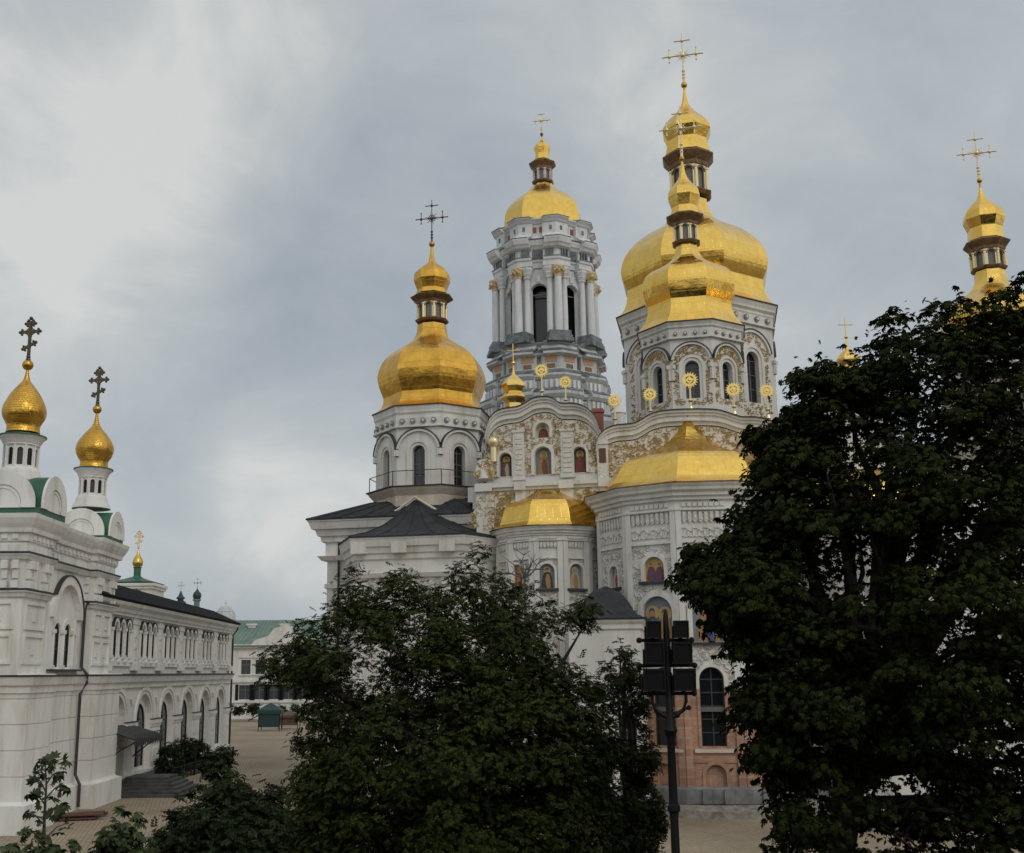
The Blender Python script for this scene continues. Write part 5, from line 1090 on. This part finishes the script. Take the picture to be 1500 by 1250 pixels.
def far_house():
    Y = 178.; x0 = at(338, 980, Y).x; x1 = at(520, 980, Y).x; xr = at(405, 980, Y).x
    zt = zrow(x0, Y, 948); za = zrow(x0, Y, 925); fh = thing('green_roofed_house', 'long two-storey white house with a pale green metal roof, across the square', 'house', ((x0 + x1) / 2, Y, 0))
    mb = MB(); T = Matrix.Translation((0, Y, 0)); T2_ = Matrix.Translation((0, Y, 0)); wins = []
    cols = [at(px, 980, Y).x for px in (360, 381, 402, 423, 444, 465, 486, 507)]; zr = lambda r: zrow(x0, Y, r)
    H1 = [[(c - .75, zr(988)), (c + .75, zr(988)), (c + .75, zr(967)), (c - .75, zr(967))] for c in cols]; H0 = [[(c - 1.0, zr(1025)), (c + 1.0, zr(1025)), (c + 1.0, zr(1004)), (c - 1.0, zr(1004))] for c in cols]
    mb.panel([(x0 - 8, 0), (x1, 0), (x1, zt), (x0 - 8, zt)], H1 + H0, .35, T); mb.box(x0 - 8, x1, Y + .6, Y + 14, 0, zt)
    for r0, r1, o in ((1000, 996, .3), (950, 944, .5), (1030, 1028, .2)): mb.box(x0 - 8.02, x1 + .02, Y - o, Y + .02, zr(r0), zr(r1))
    for c in cols:
        mb.box(c - 1.05, c + 1.05, Y - .2, Y, zr(964), zr(962)); mb.prism([(c - 1.1, zr(962)), (c + 1.1, zr(962)), (c, zr(957))], -.2, 0, 0, T)
        mb.box(c - 1.1, c + 1.1, Y - .22, Y, zr(990), zr(988.5))
    w = mb.build('wall', 'white', fh)
    for c in cols:
        for zb, ztp, hw in ((zr(988), zr(967), .75), (zr(1025), zr(1004), 1.0)):
            q = MB(); q.box(c - hw, c + hw, Y + .3, Y + .34, zb, ztp, 0); q.box(c - .05, c + .05, Y + .22, Y + .298, zb, ztp, 1); q.box(c - hw, c + hw, Y + .23, Y + .297, (zb * .35 + ztp * .65) - .05, (zb * .35 + ztp * .65) + .05, 1); q.build('window', ['pane', 'frame'], w)
        for s_ in (-1, 1): q = MB(); q.box(c + s_ * 1.3 - .24, c + s_ * 1.3 + .24, Y - .1, Y - .02, zr(1026), zr(1003)); q.build('shutter', 'lens', w)
    mb = MB(); mb.loft([[(x0 - 8.6, Y - .8, zt + .1), (x1 + .6, Y - .8, zt + .1), (x1 + .6, Y + 14.6, zt + .1), (x0 - 8.6, Y + 14.6, zt + .1)], [(x0 - 3, Y + 6, za + 2.0), (x1 - 5, Y + 6, za + 2.0), (x1 - 5, Y + 8, za + 2.0), (x0 - 3, Y + 8, za + 2.0)]])
    for k in range(34):
        f = k / 33; a, b = Vector((x0 - 8.6 + (x1 - x0 + 9.2) * f, Y - .8, zt + .12)), Vector((x0 - 3 + (x1 - x0 - 2) * f, Y + 6, za + 2.03)); mb.tube([a, b], .05, 4)
    r = mb.build('roof', 'palegreen', fh)
    for px in (370, 418): x = at(px, 930, Y + 5).x; q = MB(); q.box(x - .7, x + .7, Y + 4, Y + 5.2, zt, zrow(x, Y + 5, 915)); q.box(x - .85, x + .85, Y + 3.85, Y + 5.35, zrow(x, Y + 5, 917), zrow(x, Y + 5, 914)); q.build('chimney', 'white', r)
    mb = MB(); mb.prism([(xr - 4, zt + .2), (xr + 7, zt + .2), (xr + 6.4, zt + 1.0), (xr + 4.2, zt + 1.7), (xr + 3.2, zt + 2.9), (xr + 1.5, zt + 3.4), (xr - .3, zt + 2.9), (xr - 1.3, zt + 1.7), (xr - 3.4, zt + 1.0)], -1.0, .2, 0, T); mb.build('curved_gable', 'white', fh)
far_house()
# teal market stalls on the far side of the square
def stall(px, row, Y, w, h, label, m):
    X = at(px, row, Y).x; t = thing('market_stall', label, 'stall', (X, Y, 0), 'market stalls on the far side of the square')
    mb = MB(); mb.loft([[(X - w / 2 - .2, Y - 1.2, h * .62), (X + w / 2 + .2, Y - 1.2, h * .62), (X + w / 2 + .2, Y + 1.2, h * .62), (X - w / 2 - .2, Y + 1.2, h * .62)], [(X - w / 2 - .2, Y - 1.2, h * .75), (X + w / 2 + .2, Y - 1.2, h * .75), (X + w / 2 + .2, Y + 1.2, h * .75), (X - w / 2 - .2, Y + 1.2, h * .75)], [(X - .1, Y - .1, h), (X + .1, Y - .1, h), (X + .1, Y + .1, h), (X - .1, Y + .1, h)]]); mb.build('canopy', m, t)
    mb = MB(); mb.box(X - w / 2, X + w / 2, Y - 1, Y - .94, .5, h * .63); mb.box(X - w / 2, X - w / 2 + .06, Y - .93, Y + 1, .5, h * .63); mb.build('curtain', m, t)
    for sx in (-1, 1):
        for sy in (-1, 1): mb = MB(); mb.tube([(X + sx * w / 2, Y + sy * 1.05, 0), (X + sx * w / 2, Y + sy * 1.05, h * .64)], .05, 6); mb.build('leg', 'blackmetal', t)
stall(396, 1060, 141, 2.6, 3.4, 'dark teal curtained market stall on thin legs, left of the low brown one', 'teal'); stall(424, 1058, 146, 2.4, 2.3, 'low market stall with a dull brown cover, right of the teal one', 'wood')

# ================================================================== TREES AND PLANTS
def leaf_template(kind):
    v = []
    if kind == 'palm':                                                # seven drooping leaflets from one stalk
        for an, l in ((-95, .55), (-62, .8), (-30, .95), (0, 1.0), (30, .95), (62, .8), (95, .55)):
            c, s = math.cos(R_(an)), math.sin(R_(an)); w = .19 * l
            v.append([(0, 0, 0), (s * l * .62 - c * w, c * l * .62 + s * w, -.12 * l), (s * l, c * l, -.5 * l), (s * l * .62 + c * w, c * l * .62 - s * w, -.12 * l)])
    elif kind == 'spray':                                             # leaflets scattered along a short twig
        for i, (y, sd) in enumerate([(0, -1), (.12, 1), (.3, -1), (.42, 1), (.6, -1), (.72, 1), (.85, 0)]):
            an = R_(sd * 58); c, s = math.cos(an), math.sin(an); l = .5; w = .17
            v.append([(0, y, 0), (s * l * .5 - c * w, y + c * l * .5 + s * w, -.04), (s * l, y + c * l, -.2), (s * l * .5 + c * w, y + c * l * .5 - s * w, -.04)])
    else:                                                             # needles / small dense sprigs
        for an in (-70, -35, 0, 35, 70):
            c, s = math.cos(R_(an)), math.sin(R_(an)); w = .1
            v.append([(0, 0, 0), (s * .5 - c * w, c * .5 + s * w, 0), (s, c, -.12), (s * .5 + c * w, c * .5 - s * w, 0)])
    return np.array(v)
def leaves_mesh(name, pos, nrm, size, kind, m, parent, rng):
    t = leaf_template(kind); n = len(pos); q = len(t)
    z = nrm / np.linalg.norm(nrm, axis=1, keepdims=True); h = rng.normal(size=(n, 3)); x = np.cross(h, z); x /= np.linalg.norm(x, axis=1, keepdims=True); y = np.cross(z, x)
    s = (size * rng.uniform(.5, 1.35, n))[:, None, None, None]
    w = (t[None] * s); V_ = pos[:, None, None, :] + w[..., 0:1] * x[:, None, None, :] + w[..., 1:2] * y[:, None, None, :] + w[..., 2:3] * z[:, None, None, :]
    V_ = V_.reshape(-1, 3); me = bpy.data.meshes.new(name); nf = n * q
    me.vertices.add(len(V_)); me.vertices.foreach_set('co', V_.ravel().astype(np.float32)); me.loops.add(nf * 4); me.loops.foreach_set('vertex_index', np.arange(nf * 4, dtype=np.int32))
    me.polygons.add(nf); me.polygons.foreach_set('loop_start', np.arange(0, nf * 4, 4, dtype=np.int32)); me.polygons.foreach_set('loop_total', np.full(nf, 4, dtype=np.int32)); me.update(calc_edges=True)
    me.materials.append(MATS[m]); return link(me, name, parent)
def edge_dist(x, y, P):
    d = 1e9
    for i in range(len(P)):
        ax, ay = P[i]; bx, by = P[(i + 1) % len(P)]; dx, dy = bx - ax, by - ay; t = max(0, min(1, ((x - ax) * dx + (y - ay) * dy) / (dx * dx + dy * dy + 1e-9))); d = min(d, math.hypot(x - ax - t * dx, y - ay - t * dy))
    return d
def tree(name, label, cat, polys, Y0, depth, trunk, ncl, rcl, per, size, kind, m, seed, group=None, trunk_r=.25, flat=.55, gap=(), limbs=26, zmin=.8, fork=None, dense=0, rag=.0):
    """polys: crown outline(s) in the photo; the crown is a rounded volume of that outline round the depth Y0, filled with leafy boughs"""
    rnd = random.Random(seed); rng = np.random.default_rng(seed); B = Vector((trunk[0], trunk[1], 0)); t = thing(name, label, cat, B, group); px_m = F / Y0
    cl = []; tot = sum(1 for _ in polys)
    for P, frac in polys:
        xs = [p[0] for p in P]; ys = [p[1] for p in P]; k = 0; tries = 0; half = max(10, max(edge_dist(rnd.uniform(min(xs), max(xs)), rnd.uniform(min(ys), max(ys)), P) for _ in range(200)))
        while k < ncl * frac and tries < 60000:
            tries += 1; x, y = rnd.uniform(min(xs), max(xs)), rnd.uniform(min(ys), max(ys))
            if not inpoly(x, y, P): continue
            e = edge_dist(x, y, P); r = rcl * rnd.uniform(.55, 1.15)
            if rag > .7 and e < 9: continue
            if e < r * px_m * .33: r = max(e / px_m / .4, rcl * .34)
            w_ = math.sin(x * .071 + seed) + math.sin(y * .083 + seed * 2.1) + math.sin((x + y) * .047 + seed) + math.sin((x - y) * .12)
            if e < 5 + 11 * w_ and rnd.random() < rag: continue
            if w_ < -2.2 and e < 110 and rnd.random() < rag * .7: continue
            if e < 45: r *= .7
            if any(math.hypot(x - gx, y - gy) < gr + r * px_m * .4 for gx, gy, gr in gap) and rnd.random() < .95: continue
            hd = depth * math.sqrt(min(1, e / half)); dY = rnd.uniform(-1, 1); dY = math.copysign(abs(dY) ** .7, dY) * hd
            c = at(x, y, Y0 + dY)
            if c.z < zmin: continue
            cl.append((c, r)); k += 1
    pos = []; nrm = []
    cen = np.mean([np.array(c) for c, r in cl], axis=0)
    for c, r in cl:
        n = max(9, int(per * (r / rcl) ** 1.5)); d = rng.normal(size=(n, 3)); d /= np.linalg.norm(d, axis=1, keepdims=True); rad = r * rng.uniform(.25, 1.0, n) ** .6
        p = np.array(c) + d * rad[:, None] * np.array([1, 1, flat]); p[:, 2] -= .35 * (rad * np.hypot(d[:, 0], d[:, 1])) ** 2 / max(r, .1)
        out = np.array(c) - cen; out /= np.linalg.norm(out) + 1e-6
        pos.append(p); nrm.append(np.array([0, 0, .85]) + d * .55 + out * .35 + rng.normal(size=(n, 3)) * .38)
    for P, frac in polys:                                             # the dense shaded heart of the crown
        for _ in range(int(dense * frac)):
            x, y = rnd.uniform(min(p[0] for p in P), max(p[0] for p in P)), rnd.uniform(min(p[1] for p in P), max(p[1] for p in P))
            if not inpoly(x, y, P) or edge_dist(x, y, P) < 42 or any(math.hypot(x - gx, y - gy) < gr * 1.3 for gx, gy, gr in gap): continue
            c = at(x, y, Y0 + rnd.uniform(-.5, .9) * depth * .6)
            if c.z > zmin: pos.append(np.array(c) + rng.normal(size=(14, 3)) * .35); nrm.append(np.array([0, -.25, .7]) + rng.normal(size=(14, 3)) * .5)
    pos = np.concatenate(pos); nrm = np.concatenate(nrm); ok = pos[:, 2] > .15; leaves_mesh('crown', pos[ok], nrm[ok], size, kind, m, t, rng)
    mb = MB(); top = Vector(cen); zc = fork or max(1.2, cen[2] * .45); lean = Vector((top.x - B.x, top.y - B.y, 0)); hub = B + lean * .25 + Vector((0, 0, zc))
    mid = B + lean * .08 + Vector((.1, .05, zc * .5)); mb.tube([B, B + Vector((0, 0, .25)), mid, hub], [trunk_r * 1.5, trunk_r * 1.1, trunk_r * .95, trunk_r * .85], 10)
    tops = max(c.z for c, r in cl); lead = [hub, hub.lerp(Vector((top.x, top.y, cen[2] + (tops - cen[2]) * .3)), .5) + Vector((.2, -.2, 0)), Vector((top.x, top.y, cen[2] + (tops - cen[2]) * .45))]; mb.tube(lead, [trunk_r * .8, trunk_r * .45, .04], 8)
    tw = MB()
    for c, r in rnd.sample(cl, min(limbs, len(cl))):
        s_ = hub.lerp(lead[1], rnd.uniform(0, 1)) if c.z > hub.z else hub.lerp(mid, rnd.uniform(0, .5)); e = Vector(c); k1 = s_.lerp(e, .4) + Vector((rnd.uniform(-.2, .2), rnd.uniform(-.2, .2), .25 * abs(e.z - s_.z) * .5 + .15)); k2 = s_.lerp(e, .75) + Vector((rnd.uniform(-.15, .15), rnd.uniform(-.15, .15), .1)); L_ = (e - s_).length
        mb.tube([s_, k1, k2, e], [min(trunk_r * .5, .03 + L_ * .022), .02 + L_ * .014, .015 + L_ * .008, .012], 6)
        for q in range(4):
            f = rnd.uniform(.4, .95); a = k1.lerp(e, f); b = a + Vector((rnd.uniform(-1, 1), rnd.uniform(-1, 1), rnd.uniform(-.2, .7))) * r * 1.1; tw.tube([a, a.lerp(b, .5) + Vector((0, 0, .06)), b], [.022, .014, .006], 5)
    tr = mb.build('trunk', 'bark', t); tw.build('twigs', 'bark', tr); return t

E_ = [(1500, 388), (1482, 400), (1465, 410), (1440, 425), (1420, 412), (1398, 425), (1370, 428), (1345, 430), (1318, 428), (1290, 440), (1265, 455), (1268, 475), (1255, 485), (1228, 498), (1200, 505), (1184, 520), (1144, 534), (1148, 572), (1126, 588), (1128, 612), (1085, 628), (1064, 648), (1100, 672), (1100, 690), (1064, 700), (1088, 720), (1068, 742), (1056, 772), (1005, 792), (1000, 815), (975, 845), (985, 868), (1012, 880), (1010, 912), (1050, 930), (1070, 990), (1062, 1050), (1090, 1085), (1070, 1110), (1105, 1135), (1125, 1165), (1110, 1215), (1130, 1255), (1200, 1290), (1260, 1290), (1320, 1280), (1380, 1290), (1500, 1280), (1760, 1240), (1900, 900), (1880, 600), (1760, 430), (1640, 365), (1560, 370)]
E2 = [(1270, 470), (1275, 480), (1232, 505), (1190, 528), (1150, 540), (1155, 575), (1128, 600), (1085, 628), (1062, 648), (1098, 672), (1062, 700), (1086, 720), (1064, 742), (1054, 772), (1003, 792), (998, 815), (972, 848), (985, 868), (1012, 880), (1010, 912), (1050, 930), (1070, 990), (1062, 1050), (1090, 1085), (1070, 1110), (1105, 1135), (1125, 1165), (1180, 1160), (1180, 900), (1200, 700), (1290, 540)]
tree('chestnut_tree', 'great dark chestnut tree filling the right edge, taller than the other trees', 'tree', [(E_, .76), (E2, .24)], 25, 4.2, (at(1185, 1200, 26).x, 26.), 1050, .8, 100, .135, 'palm', 'chestnut', 7, 'trees in front of the cathedral', .38, .38,
     gap=[(1265, 835, 26), (1290, 920, 18), (1385, 920, 22), (1400, 890, 14), (1440, 770, 16), (1470, 1090, 22), (1450, 1060, 14), (1330, 1140, 22), (1180, 820, 14), (1228, 1228, 20), (1302, 1226, 15), (1398, 1222, 14), (1480, 1085, 12)], limbs=46, zmin=.9, fork=4.2, dense=3600, rag=.86)
Cn = [(352, 985), (366, 960), (415, 925), (425, 905), (462, 895), (455, 880), (466, 860), (500, 848), (505, 822), (545, 818), (552, 838), (568, 818), (600, 826), (612, 848), (640, 850), (662, 838), (652, 822), (682, 812), (680, 790), (710, 784), (728, 800), (738, 825), (780, 840), (800, 858), (818, 872), (828, 888), (848, 868), (878, 872), (884, 900), (868, 918), (866, 940), (838, 930), (820, 945), (832, 965), (852, 968), (876, 985), (892, 1010), (905, 1050), (915, 1100), (915, 1260), (880, 1400), (700, 1450), (480, 1420), (400, 1330), (372, 1260), (385, 1180), (395, 1140), (430, 1105), (415, 1075), (440, 1060), (424, 1040), (400, 1020), (385, 1005)]
tree('broadleaf_tree', 'wide dark leafy tree in the middle foreground, with ragged top', 'tree', [(Cn, 1.)], 28, 3.4, (at(655, 1200, 28).x, 28.), 860, .7, 100, .135, 'spray', 'leaf', 12, 'trees in front of the cathedral', .26, .6,
     gap=[(540, 960, 20), (520, 985, 16), (600, 915, 12), (610, 1000, 12), (775, 1075, 8), (500, 930, 10), (690, 940, 8), (560, 1010, 12), (545, 985, 12)], limbs=40, zmin=.4, fork=2.8, dense=3000, rag=.8)
S_ = [(905, 935), (922, 942), (935, 962), (948, 975), (955, 1010), (948, 1050), (962, 1090), (972, 1115), (955, 1135), (970, 1160), (978, 1200), (968, 1250), (960, 1400), (870, 1400), (872, 1250), (862, 1180), (872, 1100), (868, 1040), (872, 1000), (880, 975), (890, 955)]
tree('slim_tree', 'narrow young tree between the wide leafy tree and the lamp post', 'tree', [(S_, 1.)], 31, 1.5, (at(920, 1200, 31).x, 31.), 330, .5, 80, .13, 'spray', 'leaf', 21, 'trees in front of the cathedral', .12, .7, gap=[(905, 1120, 14), (895, 1145, 10), (930, 1070, 8), (900, 1050, 10)], limbs=18, zmin=.4, fork=2.4, dense=700, rag=.3)
D_ = [(318, 1088), (334, 1100), (348, 1112), (345, 1130), (362, 1150), (372, 1165), (390, 1150), (415, 1150), (420, 1200), (425, 1330), (250, 1400), (215, 1270), (225, 1215), (255, 1190), (272, 1180), (278, 1150), (290, 1140), (300, 1115)]
tree('dark_bushy_tree', 'low dark bushy tree at the bottom left, below the arcade', 'tree', [(D_, 1.)], 23, 1.5, (at(322, 1200, 23).x, 23.), 300, .45, 70, .14, 'spray', 'darkleaf', 31, None, .1, .8, limbs=14, zmin=.2, fork=1.4, dense=600, rag=.7)
L0 = [(0, 1235), (60, 1240), (120, 1232), (150, 1215), (165, 1190), (182, 1178), (200, 1185), (212, 1205), (225, 1225), (235, 1300), (0, 1420)]
tree('foreground_shrub', 'spreading leafy shrub along the bottom left corner, beside the thin sapling', 'shrub', [(L0, 1.)], 17, .9, (at(120, 1240, 17).x, 17.), 110, .38, 46, .115, 'palm', 'youngleaf', 41, None, .06, .7, limbs=12, zmin=.4, fork=.8)
def sapling():
    Y = 18.5; pts = [at(px, py, Y + dy) for px, py, dy in ((64, 1420, 0), (64, 1250, 0), (65, 1200, .05), (68, 1150, 0), (66, 1112, -.05))]; b = Vector((pts[0].x, pts[0].y, 0)); t = thing('sapling', 'thin sapling with sparse drooping leaves in front of the white wall', 'sapling', b)
    mb = MB(); mb.tube([b] + pts, [.05, .045, .035, .025, .016, .006], 7); rnd = random.Random(3); rng = np.random.default_rng(3); pos = []
    for px, py, tx, ty in ((66, 1235, 30, 1215), (66, 1230, 100, 1205), (66, 1210, 36, 1190), (66, 1200, 92, 1178), (67, 1180, 42, 1160), (67, 1170, 94, 1150), (67, 1160, 50, 1140), (67, 1150, 88, 1130), (67, 1140, 52, 1128), (66, 1130, 92, 1112), (66, 1122, 60, 1112), (66, 1118, 80, 1106), (66, 1250, 22, 1238), (66, 1225, 40, 1222), (66, 1190, 88, 1190)):
        a = at(px, py, Y); e = at(tx, ty, Y + rnd.uniform(-.5, .5)); mb.tube([a, a.lerp(e, .5) + Vector((0, 0, .06)), e], [.016, .01, .005], 5)
        for f in (.3, .45, .6, .75, .9, 1.0, 1.05): q = a.lerp(e, f); pos += [tuple(q + Vector((rnd.uniform(-.06, .06), rnd.uniform(-.1, .1), rnd.uniform(-.08, .02))))] * 1
    mb.build('stem', 'bark', t); pos = np.array(pos); nr = rng.normal(size=pos.shape) * .5 + np.array([0, -.3, .7]); leaves_mesh('leaves', pos, nr, .135, 'palm', 'youngleaf', t, rng)
sapling()
def bare_tree():
    Y = 44.; t = thing('bare_tree', 'leafless grey tree whose twigs show above the wide leafy tree', 'tree', (at(772, 1000, Y).x, Y, 0)); rnd = random.Random(9); mb = MB(); X = at(772, 1000, Y).x
    top = at(768, 848, Y); mb.tube([(X, Y, 0), (X + .1, Y, 4), tuple(top)], [.16, .12, .05], 7)
    for tx, ty in ((752, 826), (762, 818), (784, 812), (790, 822), (776, 830), (744, 840), (795, 834), (770, 808)):
        e = at(tx, ty, Y + rnd.uniform(-.5, .5)); k = top.lerp(e, .5) + Vector((rnd.uniform(-.2, .2), 0, rnd.uniform(-.1, .2))); mb.tube([top, k, e], [.04, .028, .012], 5)
        for q in range(4): s_ = k.lerp(e, rnd.random()); f = s_ + Vector((rnd.uniform(-.5, .5), rnd.uniform(-.3, .3), rnd.uniform(-.05, .45))); mb.tube([s_, f], [.018, .008], 4)
    mb.build('trunk', 'twig', t)
bare_tree()
Hd = [(338, 1046), (338, 1034), (350, 1031), (372, 1030), (384, 1033), (470, 1032), (470, 1046)]
tree('hedge', 'long low clipped hedge in front of the green-roofed house', 'hedge', [(Hd, 1.)], 170, 1.2, (at(365, 1040, 170).x, 170.), 60, 1.1, 60, .42, 'spray', 'darkleaf', 51, None, .1, .8, limbs=4, zmin=.5, fork=.6)
for i, (px, w, h, lab) in enumerate(((248, 16, 28, 'round dark shrub nearest the porch canopy, by the arcade'), (270, 15, 32, 'tallest dark shrub in the middle of the arcade planting'), (292, 14, 22, 'low spreading dark shrub at the far end of the arcade planting'))):
    Yb = 76 + 5.5 * i; Pp = [(px - w * 1.1, 1146 - i * 8), (px - w * 1.2, 1118 - i * 5), (px - w * .7, 1118 - h - i * 5), (px, 1114 - h - i * 5), (px + w * .8, 1120 - h - i * 5), (px + w * 1.2, 1118 - i * 5), (px + w * 1.1, 1146 - i * 8)]
    tree('shrub', lab, 'shrub', [(Pp, 1.)], Yb, 1.0, (at(px, 1110, Yb).x, Yb), 60, .55, 60, .2, 'spray', 'darkleaf', 60 + i, 'shrubs by the arcade', .06, .8, limbs=5, zmin=.2, fork=.4)
tree('far_tree', 'far dark tree top showing over the arcade roof beside the chapel', 'tree', [([(226, 896), (228, 884), (236, 877), (246, 881), (252, 890), (250, 898)], 1.)], 150, 1.6, (at(238, 980, 150).x, 150.), 40, 1.1, 50, .5, 'spray', 'farleaf', 71, None, .3, .8, limbs=6, zmin=3)
tree('far_tree', 'sparse far tree top right in front of the chapel wall, over the arcade roof', 'tree', [([(182, 876), (188, 868), (200, 864), (204, 868), (200, 874), (190, 880)], 1.)], 112, 1.0, (at(192, 980, 112).x, 112.), 12, .7, 24, .4, 'spray', 'farleaf', 72, None, .2, .8, limbs=6, zmin=3)

# wood standing behind the viewpoint: it closes the horizon there and mirrors darkly in the gilded domes
rng = np.random.default_rng(5); n = 16000; px_ = rng.uniform(-75, 75, n); hh = 12 + 3.5 * np.sin(px_ * .21) + 2.2 * np.sin(px_ * .53 + 1)
pos = np.stack([px_, -20 - rng.uniform(0, 12, n) - 2 * np.sin(px_ * .4), rng.uniform(0, 1, n) ** .8 * hh], 1)
tag(leaves_mesh('wood', pos, np.array([0, .5, .6]) + rng.normal(size=(n, 3)) * .5, 1.25, 'spray', 'darkleaf', None, rng), 'dense wood standing behind the viewpoint, seen only as dark reflections in the domes', 'wood', None, 'stuff')
